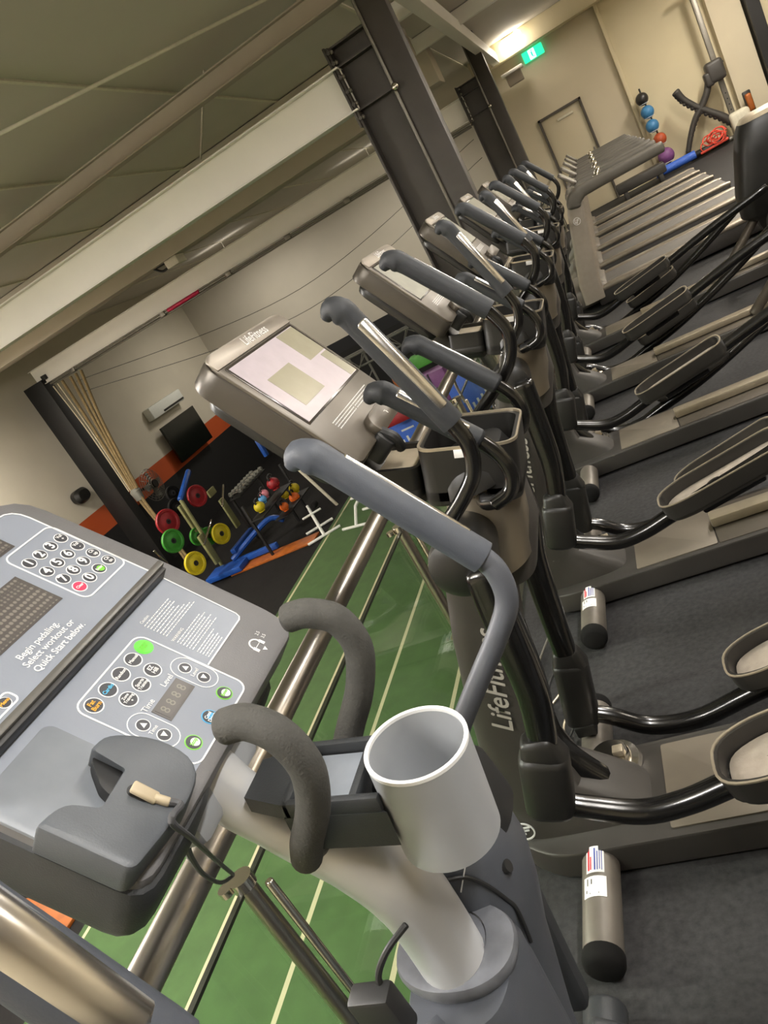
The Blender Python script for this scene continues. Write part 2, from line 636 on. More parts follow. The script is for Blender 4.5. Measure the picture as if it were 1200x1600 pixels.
slab('trim_mezzanine_edge', -.955, -.93, -3, FAR, -.3, .012, 'inox')
# far wall of the upper floor, with a door opening
dx0, dx1, dz = -.67, .20, 2.03
b = MB()
b.box(((-1.35 + dx0) / 2, FAR + .05, CEIL / 2), (dx0 + 1.35, .1, CEIL), 'wall_cream')
b.box(((dx1 + 1.0) / 2, FAR + .05, CEIL / 2), (1.0 - dx1, .1, CEIL), 'wall_cream')
b.box(((dx0 + dx1) / 2, FAR + .05, (dz + CEIL) / 2), (dx1 - dx0, .1, CEIL - dz), 'wall_cream')
struct(b.build('wall_far'))
slab('wall_far_right', 1.0, 6.0, FAR - .06, FAR + .1, 0, CEIL, 'wall_cream2')
slab('wall_return', -1.45, -1.35, FAR, 22, LOW, CEIL, 'wall_cream')
b = MB()
b.box((1.0, FAR - .09, 1.8), (.07, .06, 3.6), 'wall_cream2', .01)
struct(b.build('trim_corner'))
b = MB()
b.box((dx0 + .02, FAR, dz / 2), (.04, .1, dz), 'door_frame')
b.box((dx1 - .02, FAR, dz / 2), (.04, .1, dz), 'door_frame')
b.box(((dx0 + dx1) / 2, FAR, dz - .02), (dx1 - dx0, .1, .045), 'door_frame')
struct(b.build('trim_door_frame'))
b = MB()
b.box(((dx0 + dx1) / 2, FAR + .03, dz / 2 - .02), (dx1 - dx0 - .09, .04, dz - .05), 'door_paint', .004)
door = struct(b.build('door_1'))
b = MB()
b.box((-.17, FAR + .0, 1.86), (.32, .03, .05), 'joint', .008)
b.build('door_closer', door)
b = MB()
b.box((.10, FAR + .0, 1.02), (.03, .03, .14), 'pipe', .005)
b.tube([(.10, FAR - .02, 1.03), (.0, FAR - .04, 1.03)], .008, 'pipe')
b.build('door_handle', door)
# bulkhead over the door wall, pale pier and dark post at the right
b = MB()
b.box((.1, FAR - .2, 3.43), (2.7, .4, .34), 'wall_cream2', .01)
struct(b.build('trim_bulkhead'))
slab('trim_pier', 2.62, 3.12, FAR - .3, FAR - .06, 0, CEIL, 'wall_cream')
slab('trim_dark_post', 3.16, 3.36, FAR - .5, FAR - .1, 0, CEIL, 'steel_black')
slab('baseboard_far', .2, .97, FAR - .02, FAR, 0, .1, 'wall_cream2')

# ceiling joints, duct, braces
for k, x in enumerate((-3.03, -4.58, -6.12, -7.66, -9.2, -10.7, -1.5)):
    b = MB(); b.box((x, 9.5, CEIL - .008), (.03, 25, .016), 'joint'); struct(b.build('trim_ceiling_joint'))
b = MB()
b.tube([(-3.6, 5.2, 3.52), (-1.2, 6.9, 3.54)], .014, 'joint', smooth=False)
struct(b.build('trim_brace'))
b = MB()
b.tube([(-2.55, 6.9, 3.5), (-4.15, 9.6, 3.5)], .012, 'duct', smooth=False)
struct(b.build('trim_brace'))
b = MB()
b.box((-6.9, 10.3, 3.42), (11.0, .8, .34), 'duct', .02)
struct(b.build('trim_ceiling_duct'))
b = MB()
b.box((-6.9, 12.0, 3.3), (11.0, .5, .6), 'duct', .02)
struct(b.build('trim_ceiling_duct'))

def ibeam(name, x0, x1, y, z0, z1, fw, m, tf=.014):
    b = MB()
    cx, L = (x0 + x1) / 2, x1 - x0
    b.box((cx, y, z1 - tf / 2), (L, fw, tf), m, .003)
    b.box((cx, y, z0 + tf / 2), (L, fw, tf), m, .003)
    b.box((cx, y, (z0 + z1) / 2), (L, .012, z1 - z0 - 2 * tf), m)
    return struct(b.build(name))
ibeam('trim_roof_beam', -12.6, -1.44, 6.62, 2.53, 2.87, .17, 'beam_white')
ibeam('trim_roof_beam', -12.0, -1.44, 13.85, 2.49, 2.87, .17, 'beam_white')
ibeam('trim_upper_beam', -12.6, -1.02, 6.62, 3.235, 3.40, .12, 'beam_grey')
b = MB()
b.box((-.93, 10.2, 3.37), (.14, 14.2, .2), 'beam_white', .005)
struct(b.build('trim_eaves_beam'))
for yy in (9.3, 11.6):
    b = MB(); b.box((-.2, yy, 3.5), (3.2, .1, .18), 'beam_white', .005); struct(b.build('trim_roof_purlin'))

def column(y, base):
    """steel stanchion seen web-on: web with end plate on the left, box post on the right"""
    b = MB()
    xl, xm, xr = -1.47, -1.115, -.905
    h = 3.02
    b.box(((xl + xm) / 2, y + .1, (base + h) / 2), (xm - xl, .02, h - base), 'steel_brown')
    b.box((xl + .01, y + .06, (base + h) / 2), (.02, .2, h - base), 'steel_brown', .003)
    b.box(((xm + xr) / 2, y + .08, (base + 3.6) / 2), (xr - xm, .2, 3.6 - base), 'steel_brown', .006)
    for z in (2.53, 2.87, h - .01):
        b.box(((xl + xm) / 2, y + .05, z), (xm - xl, .12, .014), 'steel_brown')
    b.box((xl - .012, y + .06, 2.72), (.02, .22, .62), 'steel_brown', .003)
    o = struct(b.build('trim_column'))
    q = MB()
    for z in (2.47, 2.58, 2.68, 2.79, 2.9, 2.98):
        q.disc((0, 0), .017, -.014, .014, 'steel_brown', 6, Matrix.Translation((xl + .015, y - .045, z)) @ Matrix.Rotation(PI / 2, 4, 'X'))
        q.sphere((xl + .035, y - .03, z), .018, 'pipe', 10)
    q.build('bolts', o)
    q = MB()
    q.tube([(xm - .005, y - .03, h + .5), (xm - .005, y - .03, 2.5), (xm, y - .03, .4)], .013, 'pipe', smooth=False)
    q.sphere((xm + .01, y - .05, 2.52), .033, 'chrome', 12)
    q.build('conduit', o)
    return o
column(6.6, -2.6)
column(13.8, -2.6)
b = MB()
b.box((-12.05, 13.85, .0), (.56, .3, 5.2), 'steel_black', .005)
b.box((-11.72, 13.85, 2.62), (.1, .2, .1), 'steel_black', .005)
struct(b.build('trim_black_column'))
b = MB()
b.box((-.72, 16.6, 3.02), (.42, .3, .06), 'beam_white', .01)
b.box((-.72, 16.6, 2.9), (.3, .2, .2), 'beam_grey', .02)
tag(b.build('wall_speaker'), 'small pale angled box fixed high beside the second column', 'speaker')

# conduit with couplings along the lower edge of the far beam
t = thing('conduit_pipe', 'grey conduit pipe running along the underside of the far roof beam', 'pipe', (-6.6, 13.7, 2.46))
b = MB(); b.tube([(-11.6, 13.72, 2.44), (-1.5, 13.72, 2.44)], .024, 'pipe', smooth=False); b.tube([(-11.6, 13.78, 2.40), (-1.5, 13.78, 2.40)], .015, 'pipe', smooth=False); b.build('tube', t)
for x in (-10.9, -8.3, -6.6, -5.2, -3.9, -2.6):
    b = MB(); b.box((x, 13.72, 2.44), (.12, .075, .09), 'pipe', .012); b.build('coupling', t)
b = MB(); b.tube([(-8.15, 13.71, 2.45), (-7.35, 13.71, 2.45)], .036, 'tape_red', smooth=False); b.build('tape', t)['label'] = 'red tape wrapped on the pipe'
for (x, y, z), lb in (((-8.9, 9.6, 3.24), 'dark oval vent slot in the ceiling near the black column'), ((-5.3, 9.6, 3.24), 'thin dark vent slot in the ceiling duct above the far beam')):
    b = MB(); b.loft([(z - .02, (x, y), .26, .06, 3), (z + .02, (x, y), .28, .07, 3)], 'ink_black')
    tag(b.build('ceiling_vent'), lb, 'vent')
t = thing('projector', 'small white projector with dark bracket hung under the ceiling duct', 'projector', (-6.6, 11.9, 3.0))
b = MB(); b.box((-6.45, 11.9, 2.93), (.26, .3, .14), 'lamp_body', .02); b.build('body', t)
b = MB(); b.tube([(-6.9, 11.9, 3.02), (-6.75, 11.9, 2.9), (-6.55, 11.9, 2.93)], .02, 'steel_black'); b.tube([(-6.85, 11.9, 3.0), (-6.6, 11.9, 2.99)], .02, 'steel_black', smooth=False); b.build('bracket', t)

# hanging wires across the lower hall
for k, (a, mid, c) in enumerate((((-10.9, 13.6, 2.2), (-6.2, 15.5, 1.55), (-2.0, 17.8, 2.4)), ((-10.9, 13.6, 1.95), (-6.2, 15.5, 1.1), (-2.0, 17.8, 2.0)))):
    b = MB(); b.tube([a, mid, c], .006, 'ink_black', n=5, sub=14)
    tag(b.build('hanging_wire'), ('upper' if k == 0 else 'lower') + ' of two thin dark wires sagging across the hall wall', 'wire', 'thin wires across the hall')

# ================================================================== LIGHT FITTINGS
for k, (x, y, z, L, ax, watts, colr) in enumerate(LAMPS):
    t = thing('ceiling_light', 'unseen batten light added behind the far roof beam to brighten the hall' if y > 19 else 'white batten light on the ceiling outside the picture', 'light', (x, y, z), 'ceiling batten lights')
    dx, dy = (L, .12) if ax == 'x' else (.12, L)
    b = MB(); b.box((x, y, z + .09), (dx, dy, .06), 'lamp_body', .01); b.tube([(x, y + .1, z + .1), (x, y + .1, CEIL)], .006, 'lamp_body', n=6); b.build('housing', t)
    b = MB()
    e = Vector((L / 2 - .04, 0, 0)) if ax == 'x' else Vector((0, L / 2 - .04, 0))
    b.tube([Vector((x, y, z + .04)) - e, Vector((x, y, z + .04)) + e], .02, 'lamp_tube', smooth=False, n=10)
    b.build('tube', t)
    ld = bpy.data.lights.new('batten', 'AREA')
    ld.shape = 'RECTANGLE'
    ld.size, ld.size_y = (L, .1) if ax == 'x' else (.1, L)
    ld.energy = watts
    ld.color = colr
    lo = bpy.data.objects.new('batten_light', ld)
    C.objects.link(lo)
    lo.parent = t
    lo.location = (0, 0, .0)
    ld2 = bpy.data.lights.new('added_up', 'AREA')  # upward light added to each fitting to brighten the ceiling
    ld2.shape = 'RECTANGLE'
    ld2.size, ld2.size_y = ld.size, ld.size_y
    ld2.energy = watts * (.02 if y > 19 else (1.3 if x < 0 else .8))
    ld2.color = colr
    lo2 = bpy.data.objects.new('added_uplight', ld2)
    C.objects.link(lo2)
    lo2.parent = t
    lo2.location = (0, 0, .14)
    lo2.rotation_euler = (PI, 0, 0)
# the twin spot on the door wall and the exit sign
t = thing('spot_light', 'bright twin emergency spot light on the wall above the exit sign', 'light', (-.52, FAR - .42, 3.48))
b = MB(); b.box((-.52, FAR - .44, 3.52), (.34, .07, .1), 'lamp_body', .01); b.build('housing', t)
for dx in (-.17, .13):
    b = MB(); b.sphere((-.52 + dx, FAR - .5, 3.46 + (dx > 0) * .05), .075, 'lamp_tube', 14); b.build('bulb', t)
ld = bpy.data.lights.new('spot', 'POINT'); ld.energy = 14; ld.color = WARM; ld.shadow_soft_size = .1
lo = bpy.data.objects.new('spot_glow', ld); C.objects.link(lo); lo.parent = t; lo.location = (0, -.2, -.05)
t = thing('exit_sign', 'green lit exit sign with a white running figure above the far door', 'sign', (-.27, FAR - .06, 3.13))
b = MB(); b.box((-.27, FAR - .04, 3.13), (.40, .05, .19), 'exit_green', .01); b.build('panel', t)
b = MB(); Mx = frame((-.27, FAR - .07, 3.13), (1, 0, 0), (0, 0, 1), (0, -1, 0))
b.box((-.02, 0, 0), (.12, .17, .004), 'exit_white', M4=Mx)
b.box((-.02, 0, .004), (.03, .08, .004), 'exit_green', M4=Mx); b.disc((-.01, .06), .014, .002, .006, 'exit_green', 10, Mx)
b.box((.0, -.05, .004), (.05, .014, .004), 'exit_green', M4=Mx); b.build('running_figure', t)

# ================================================================== RAILING
RX, RZ, GX, GZ = -.86, .958, -.90, .846
t = thing('handrail', 'brushed steel tube handrail running beside the row of machines', 'handrail', (RX, 6.5, 0))
b = MB(); b.tube([(RX, -1.6, RZ), (RX, 16.6, RZ)], .0262, 'inox', smooth=False, n=28); b.build('rail', t)
for y in (.82, 2.09, 3.36, 4.63, 5.9, 8.45, 11.0, 13.5):
    b = MB(); b.tube([(GX, y, GZ - .06), (GX + .0, y, RZ - .06), (RX, y, RZ - .01)], .007, 'inox', n=8)
    if y > 2.5: b.build('bracket', t)
    else: b.bm.free()
posts = [-.5, .751, 2.0, 3.25, 4.5, 5.75, 8.25, 10.75, 13.25, 15.8]
for k, y in enumerate(posts):
    lbs = {1: 'steel railing post with a round cap and a charging cable looped over it', 2: 'steel railing post behind the blue-grey handle of the nearest machine'}
    t = thing('railing_post', lbs.get(k, 'steel railing post further along the glass balustrade, behind the machines'), 'post', (GX, y, 0), 'glass railing posts')
    b = MB(); b.tube([(GX, y, -.1), (GX, y, GZ - .015)], .0165, 'inox', smooth=False, n=20, dome=False); b.build('pole', t)
    b = MB(); b.tube([(GX + .034, y + .012, .05), (GX + .034, y + .012, GZ - .03)], .008, 'chrome', smooth=False, n=12); b.build('side_rod', t)
    b = MB(); b.disc((GX, y), .021, GZ - .016, GZ + .004, 'chrome', 20); b.disc((GX - .03, y - .012), .013, GZ - .014, GZ - .002, 'chrome', 14)
    b.box((GX - .015, y - .005, GZ - .009), (.03, .012, .01), 'chrome'); b.build('cap', t)
    b = MB(); b.box((GX - .01, y, -.02), (.08, .08, .06), 'inox', .006); b.build('base_clamp', t)
ys = [-1.6] + posts
for k in range(len(posts)):
    y0, y1 = ys[k] + .02, ys[k + 1] - .02
    t = thing('glass_panel', {1: 'clear glass panel left of the steel post with the looped cable', 2: 'clear glass panel over the turf, beside the grey foam handles'}.get(k, 'clear glass balustrade panel further along, behind the machines'), 'glass panel', (GX, (y0 + y1) / 2, 0), 'glass balustrade panels')
    b = MB(); b.box((GX, (y0 + y1) / 2, (GZ - .02 + .04) / 2), (.01, y1 - y0, GZ - .06), 'pane_glass'); b.build('pane', t)
    b = MB(); b.box((GX, (y0 + y1) / 2, GZ - .017), (.011, y1 - y0, .006), 'glass_edge'); b.build('edge_strip', t)

# ================================================================== NEAR MACHINE (grey, lit console)
def cframe(O, deg):
    a = R(deg)
    return frame(O, (0, 1, 0), (-math.cos(a), 0, math.sin(a)), (math.sin(a), 0, math.cos(a)))

def limb(pts, y):
    return [(p[0], y if len(p) == 2 else p[2], p[1]) for p in pts]

def strip_on(b, pts, nrm, off, r, m):
    P = [Vector(p) for p in pts]
    d = (P[-1] - P[0]).normalized()
    n = Vector(nrm); n = (n - d * n.dot(d)).normalized()
    b.tube([p + n * off for p in P], r, m, smooth=False, n=14)

def build_console_near():
    t = M1T
    F = cframe((-.603, .60, 1.209), 50)
    out = rounded([(-.195, -.012), (.228, -.012), (.247, .02), (.252, .2), (.245, .448), (-.195, .448)], [.03, .02, .03, .02, .055, .055])
    b = MB(None)
    b.M = F
    b.prism(out, -.055, 0, 'm1_shell', bev=.008)
    shell = b.build('console', t)
    b = MB(F)
    b.prism(rounded([(-.19, -.02), (.20, -.02), (.20, .40), (-.19, .40)], .05), -.10, -.045, 'm1_dark', bev=.02)
    b.build('back_cover', shell)
    face = rounded([(-.178, .008), (.085, .008), (.2, .06), (.212, .2), (.214, .42), (-.178, .42)], [.01, .02, .02, .01, .04, .04])
    b = MB(F)
    b.prism(rounded([(-.178, .006), (.093, .006), (.098, .062), (.208, .062), (.213, .2), (.212, .425), (-.178, .425)], [.01, .012, .002, .012, .004, .03, .03]), -.001, .0012, 'm1_face')
    b.build('face_panel', shell)
    # printed lines
    b = MB(F)
    lw, z0, z1 = .0022, .001, .0018
    b.outline(rounded([(-.17, .425), (.212, .425), (.214, .202), (-.17, .202)], [.03, .03, .004, .004]), lw, z0, z1, 'white_ink')
    b.outline(rrect(.115, .243, .214, .366, .012), lw, z0, z1, 'white_ink')
    b.line([(.098, .062), (.199, .062), (.205, .0645), (.208, .071), (.2125, .187)], lw, z1, 'white_ink')
    b.line([(.214, .205), (.212, .187)], lw, z1, 'white_ink')
    b.outline(rrect(-.048, .006, .095, .160, .014), lw, z0, z1, 'white_ink')
    b.outline(rrect(-.17, .215, -.062, .232, .006), lw, z0, z1, 'white_ink')
    for (y0, y1, x) in ((.052, .091, .0765), (.052, .091, -.0275)):
        b.outline(rrect(x - .0165, y0 - .012, x + .0165, y1 + .011, .0163, 6), .0012, z0, z1, 'white_ink')
    b.text('Level', (.046, .093), .0105, 'white_ink', z1, bold=.012); b.text('Time', (.0, .093), .0105, 'white_ink', z1, bold=.012)
    b.text('Level', (.0765, .0705), .0072, 'white_ink', z1, bold=.01); b.text('Time', (-.0275, .0715), .0072, 'white_ink', z1, bold=.01)
    b.text('Begin pedaling.', (.020, .249), .0125, 'white_ink', z1, bold=.014)
    b.text('Select workout or', (.024, .2365), .0125, 'white_ink', z1, bold=.014)
    b.text('Quick Start below.', (.026, .2235), .0125, 'white_ink', z1, bold=.02)
    # warning paragraphs
    b.text('Caution', (.1235, .166), .006, 'white_ink', z1, bold=.02)
    b.text('WARNING', (.1235, .118), .006, 'white_ink', z1, bold=.02)
    rnd = random.Random(3)
    def para(x0, x1, ytop, nl, dy):
        for i in range(nl):
            x = x0
            L = x1 - rnd.random() * .012
            while x < L:
                wl = .002 + rnd.random() * .005
                b.box((x + wl / 2, ytop - i * dy, z1), (wl, .0014, .0004), 'white_ink')
                x += wl + .0012
    para(.112, .178, .1600, 5, .0044)
    para(.112, .190, .1375, 3, .0044)
    para(.110, .182, .1120, 6, .0044)
    para(.110, .160, .0835, 5, .0040)
    b.build('printed_lines', shell)
    # headphone mark
    b = MB(F)
    b.ring([(.169 + .010 * math.cos(R(a)), .024 + .010 * math.sin(R(a))) for a in range(-20, 201, 20)] , [(.169 + .0078 * math.cos(R(a)), .024 + .0078 * math.sin(R(a))) for a in range(-20, 201, 20)], .0, .0008, 'white_ink')
    b.box((.160, .019, .0006), (.005, .009, .0008), 'white_ink', .0); b.box((.178, .019, .0006), (.005, .009, .0008), 'white_ink')
    b.add([(.165, .012, .0008), (.173, .012, .0008), (.169, .006, .0008)], [(0, 1, 2)], 'white_ink')
    b.text('2.5', (.190, .030), .007, 'white_ink', .0008); b.text('3.5', (.190, .021), .007, 'white_ink', .0008)
    b.build('headphone_symbol', shell)
    # displays
    for nm, (x0, y0, x1, y1) in (('display', (-.13, .268, .098, .336)), ('display', (-.09, .372, .148, .402)), ('display', (-.006, .060, .056, .086))):
        b = MB(F); b.box(((x0 + x1) / 2, (y0 + y1) / 2, .001), (x1 - x0, y1 - y0, .0016), 'led_window')
        b.box(((x0 + x1) / 2, (y0 + y1) / 2, .0019), (x1 - x0 - .006, y1 - y0 - .006, .0004), 'led_dots' if y0 > .1 else 'led_window')
        if y0 < .1:
            for i in range(4):
                b.text('8', (x0 + .011 + i * .0135, (y0 + y1) / 2), .017, 'pipe', .0022)
        b.build(nm, shell)
    # keys
    def key(x, y, r, face_m, txt, ink='white_ink', ring='white_ink', size=None, dot=None):
        b = MB(F)
        b.disc((x, y), r, .001, .0017, ring, 24)
        b.disc((x, y), r * .86, .0012, .0022, face_m, 24)
        if dot: b.disc((x + r * .1, y - r * .15), r * .55, .0016, .0025, dot, 18)
        lines = txt.split('|')
        sz = size or r * 1.85
        for i, tx in enumerate(lines):
            if tx in ('^', 'v'):
                q = r * .5 * (1 if tx == '^' else -1)
                tri = [(x - r * .45, y - q * .7, .0026), (x + r * .45, y - q * .7, .0026), (x, y + q, .0026)]
                b.add(tri if q > 0 else tri[::-1], [(0, 1, 2)], ink)
            else:
                b.text(tx, (x, y + (len(lines) - 1) * sz * .45 - i * sz * .9), sz, ink, .0027, bold=.035)
        return b.build('button', shell)
    xs, yr = [.130, .153, .1765], [.338, .312, .288, .264]
    kr = .0098
    for i in range(3):
        for j in range(3):
            key(xs[j], yr[i], kr, 'dark_ink', str(i * 3 + j + 1))
    key(xs[0], yr[3], kr * 1.02, 'btn_red', 'Clear', 'white_ink', size=.006)
    key(xs[1], yr[3], kr, 'dark_ink', '0')
    key(xs[2], yr[3], kr * 1.02, 'dark_ink', 'Enter', 'white_ink', size=.006, dot='btn_lime')
    for i, tx in enumerate(('Vol|+', 'Vol|-', 'Ch|up', 'Ch|dn')):
        key(.200, yr[i], kr, 'dark_ink', tx, size=.0072)
    br = .0115
    key(.080, .143, br * 1.05, 'btn_green', 'QUICK|START', 'btn_lime', 'btn_green', size=.005)
    key(.054, .143, br, 'dark_ink', 'Manual', size=.0062)
    key(.0255, .143, br, 'dark_ink', 'Random', size=.0062)
    key(-.003, .143, br, 'dark_ink', 'Cardio', 'ink_blue', size=.0068)
    key(-.031, .144, br, 'dark_ink', 'Fat|Burn', 'ink_orange', size=.0078)
    key(.052, .1155, br, 'dark_ink', 'EZ|Hill', size=.0075)
    key(.0245, .1155, br, 'dark_ink', 'Sports|Training', size=.0058)
    key(-.003, .1165, br, 'dark_ink', 'Zone|Training|+', size=.0052)
    key(.0765, .084, .0088, 'dark_ink', '^'); key(.0755, .0575, .0088, 'dark_ink', 'v')
    key(-.0275, .0845, .0088, 'dark_ink', '^'); key(-.0275, .0580, .0088, 'dark_ink', 'v')
    key(.066, .025, .0105, 'dark_ink', 'Enter', 'btn_lime', 'btn_lime', size=.006, dot='sticker')
    key(.023, .0245, .0105, 'dark_ink', 'Cool|Down', 'white_ink', 'btn_blue', size=.0062, dot='btn_blue')
    key(-.020, .025, .0105, 'dark_ink', 'Stop', 'btn_lime', 'btn_lime', size=.0066, dot='sticker')
    key(-.076, .2235, .0078, 'dark_ink', 'Menu', 'ink_orange', size=.0062)
    # reading ledge
    b = MB(F)
    b.box((.008, .196, .012), (.418, .010, .026), 'shelf_edge', .002)
    b.box((.008, .189, .010), (.412, .007, .018), 'shelf_dark', .001)
    b.build('reading_ledge', shell)['label'] = 'dark ledge across the middle of the console'
    # phone dock
    b = MB(F)
    U = rounded([(-.202, .004), (-.112, -.010), (-.064, .002), (-.056, .055), (-.080, .104), (-.104, .108), (-.105, .066), (-.166, .062), (-.176, .098), (-.203, .103)],
                [.01, .03, .035, .03, .02, .004, .004, .006, .014, .004])
    b.prism(U, -.01, .034, 'm1_dock', bev=.006)
    dk = b.build('phone_dock', t)
    b = MB(F)
    b.prism(rrect(-.195, .06, -.078, .172, .012), -.001, .004, 'm1_plate', bev=.001)
    b.build('rest_plate', dk)
    b = MB(F)
    b.prism(rounded([(-.135, .064), (-.104, .064), (-.104, .104), (-.112, .098), (-.130, .078)], .004), .003, .020, 'ink_black')
    b.prism(rrect(-.136, .026, -.122, .052, .007), .028, .0348, 'ink_black')
    b.build('slot', dk)
    b = MB(F)
    b.prism(rounded([(-.203, -.022), (-.06, -.022), (-.02, .0), (.02, .30), (-.203, .30)], .035), -.095, -.008, 'm1_dark', bev=.02)
    b.build('dock_underside', dk)

M1T = thing('elliptical_trainer', 'nearest grey elliptical trainer with a button console and a silver cup holder', 'elliptical trainer', (-.2, .60, 0))
build_console_near()
Y1 = .60
b = MB()
b.tube(limb([(-.506, .78), (-.502, .87), (-.506, .935), (-.535, .995), (-.575, 1.04), (-.612, 1.085), (-.640, 1.13), (-.66, 1.19)], Y1),
       [.044, .045, .046, .043, .038, .034, .036, .04], 'silver', n=28, cap=True, dome=False)
b.build('neck', M1T)['label'] = 'pale silver curved neck'
b = MB(); b.box((-.655, Y1, 1.19), (.05, .16, .12), 'silver2', .012, M4=None); b.build('neck_bracket', M1T)
# accessory tray between console and cup
a10 = R(10)
F = frame((-.50, Y1, 1.118), (math.cos(a10), 0, -math.sin(a10)), (0, 1, 0), (math.sin(a10), 0, math.cos(a10)))
b = MB(F)
arc = [(.110 + .0605 * math.cos(R(a)), .0605 * math.sin(R(a))) for a in range(122, 239, 9)]
b.prism([(-.046, -.050)] + [(.078, -.0505)] + [p for p in arc[::-1]] + [(.078, .0505), (-.046, .050)], -.055, -.006, 'm1_dark')
for yy in (-.045, .045): b.box((.014, yy, .003), (.118, .010, .022), 'm1_dark', .003)
b.box((-.040, 0, .003), (.012, .10, .022), 'm1_dark', .003); b.box((.040, 0, .002), (.010, .09, .019), 'm1_dark', .003)
b.prism([(-.04, -.048), (-.04, .048), (-.100, .03), (-.100, -.03)], -.012, .010, 'm1_dark')
b.build('accessory_tray', M1T)
b = MB(F); b.box((.002, 0, -.002), (.060, .076, .004), 'm1_plate', .001); b.build('tray_mat', M1T)
# cup holder
F = frame((-.392, Y1, 1.070), (math.cos(a10), 0, -math.sin(a10)), (0, 1, 0), (math.sin(a10), 0, math.cos(a10)))
b = MB(F)
ro, ri, hz = .0585, .0545, .066
b.lathe([(0, -hz), (ro - .004, -hz), (ro, -hz + .004), (ro, hz - .001), (ri, hz - .001), (ri, -hz + .005), (0, -hz + .005)], 'silver2', 48)
cup = b.build('cup_holder', M1T)
b = MB(F); b.lathe([(ro + .0003, hz - .003), (ro + .0003, hz + .0012), (ri - .0003, hz + .0012), (ri - .0003, hz - .003)], 'white_ink', 48); b.build('rim', cup)
# bullhorn foam handles
for y, s in ((.69, 1), (.505, -1)):
    b = MB()
    pts = [(-.492, y, 1.284), (-.466, y, 1.281), (-.440, y + s * .004, 1.258), (-.436, y + s * .004, 1.215), (-.462, y, 1.165), (-.500, y - s * .005, 1.120), (-.528, y - s * .02, 1.085)]
    b.tube(pts, .0178, 'foam', n=20, sub=8)
    h = b.build('fixed_handle', M1T)
    b = MB(); b.tube([pts[-1], (-.545, y - s * .05, 1.065), (-.552, Y1 + s * .02, 1.05)], [.016, .015, .015], 'm1_dark'); b.build('mount', h)
# swinging arms
def swing_arm(T, y, s, path, grip_n, rg, rt, mg, mt, mc, nrm, tip=True, rs=.55, yin=None):
    pts = limb(path, y)
    b = MB(); b.tube(pts[grip_n - 1:], rt, mt, n=18, sub=7); arm = b.build('swing_arm', T)
    g = [Vector(p) for p in pts[:grip_n]]
    d = (g[0] - g[-1]).normalized()
    b = MB()
    L = (g[0] - g[-1]).length
    side = Vector((0, s, 0))
    q = [g[-1] - d * .012, g[-1], g[-1] + d * L * .5, g[-1] + d * (L * .84), g[-1] + d * (L * .93) + Vector((-.003, 0, 0)), g[-1] + d * (L * .985) + Vector((-.013, 0, -.002)), g[-1] + d * (L * .985) + Vector((-.031, 0, -.010))]
    b.tube(q, [rg * 1.02, rg * 1.05, rg, rg * .98, rg * 1.10, rg * .98, rg * .48], mg, n=20, sub=4)
    gp = b.build('hand_grip', arm)
    b = MB()
    strip_on(b, [g[-1] + d * L * .08, g[-1] + d * L * .80], nrm, rg + .0022 - rg * rs, rg * rs, mc)
    b.build('contact_strip', arm)['label'] = 'polished metal sensor strip'
    return arm
armR = [(-.462, 1.418), (-.437, 1.378), (-.392, 1.305), (-.321, 1.192), (-.306, 1.155), (-.313, 1.105), (-.352, 1.055), (-.405, 1.0), (-.469, .932), (-.515, .875)]
swing_arm(M1T, .885, 1, armR, 4, .0225, .0165, 'm1_grip', 'm1_arm', 'contact', (.9, .45, .45), rs=.5)
armL = [(-.500, 1.500), (-.476, 1.434), (-.452, 1.369), (-.412, 1.262), (-.392, 1.20), (-.392, 1.14), (-.42, 1.07), (-.47, .98), (-.50, .90)]
swing_arm(M1T, .22, -1, armL, 4, .0235, .0165, 'm1_grip', 'm1_arm', 'contact', (.80, -.15, .58), rs=.88)

# body of the near machine
b = MB()
b.loft([(.06, (-.60, Y1), .20, .12), (.25, (-.62, Y1), .16, .11), (.5, (-.57, Y1), .12, .115), (.66, (-.54, Y1), .10, .115), (.74, (-.515, Y1), .085, .10), (.78, (-.505, Y1), .07, .08)], 'm1_grey', n=36, e=2.8)
body = b.build('body_shroud', M1T)
b = MB()   # saddle-shaped hump behind the neck
b.loft([(.25, (-.60, .68), .085, .10), (.45, (-.57, .715), .078, .098), (.62, (-.535, .745), .072, .098), (.70, (-.515, .755), .074, .102), (0.7716, (-0.5030, 0.7570), 0.0763, 0.1030), (0.8370, (-0.5030, 0.7570), 0.0752, 0.1020), (0.8860, (-0.5040, 0.7570), 0.0676, 0.0970), (0.9111, (-0.5045, 0.7570), 0.0523, 0.0850), (0.9242, (-0.5045, 0.7570), 0.0262, 0.0545)], 'm1_grey', n=44, e=2.2)
hump = b.build('pivot_cover', M1T)
b = MB()
b.tube([(-0.4905, 0.654, 0.8719), (-0.4731, 0.6605, 0.8664), (-0.4649, 0.6649, 0.8588), (-0.4567, 0.6714, 0.8403), (-0.4502, 0.678, 0.8152), (-0.4458, 0.6845, 0.7869), (-0.4431, 0.6889, 0.7629), (-0.4458, 0.6867, 0.728), (-0.4491, 0.6845, 0.7007)], .0032, 'ink_black', n=8)
b.build('seam', hump)
b = MB()
b.tube([(-0.4534, 0.6736, 0.886), (-0.466, 0.6627, 0.8675), (-0.4801, 0.6562, 0.8457)], .0010, 'white_ink', n=5); b.build('seam', hump)
b = MB(); b.loft([(0.8370, (-0.4752, 0.7903), 0.0545, 0.0676), (0.9133, (-0.4731, 0.7903), 0.0458, 0.0600), (0.9460, (-0.4709, 0.7903), 0.0240, 0.0382)], 'ink_black', n=24); b.build('recess', hump)
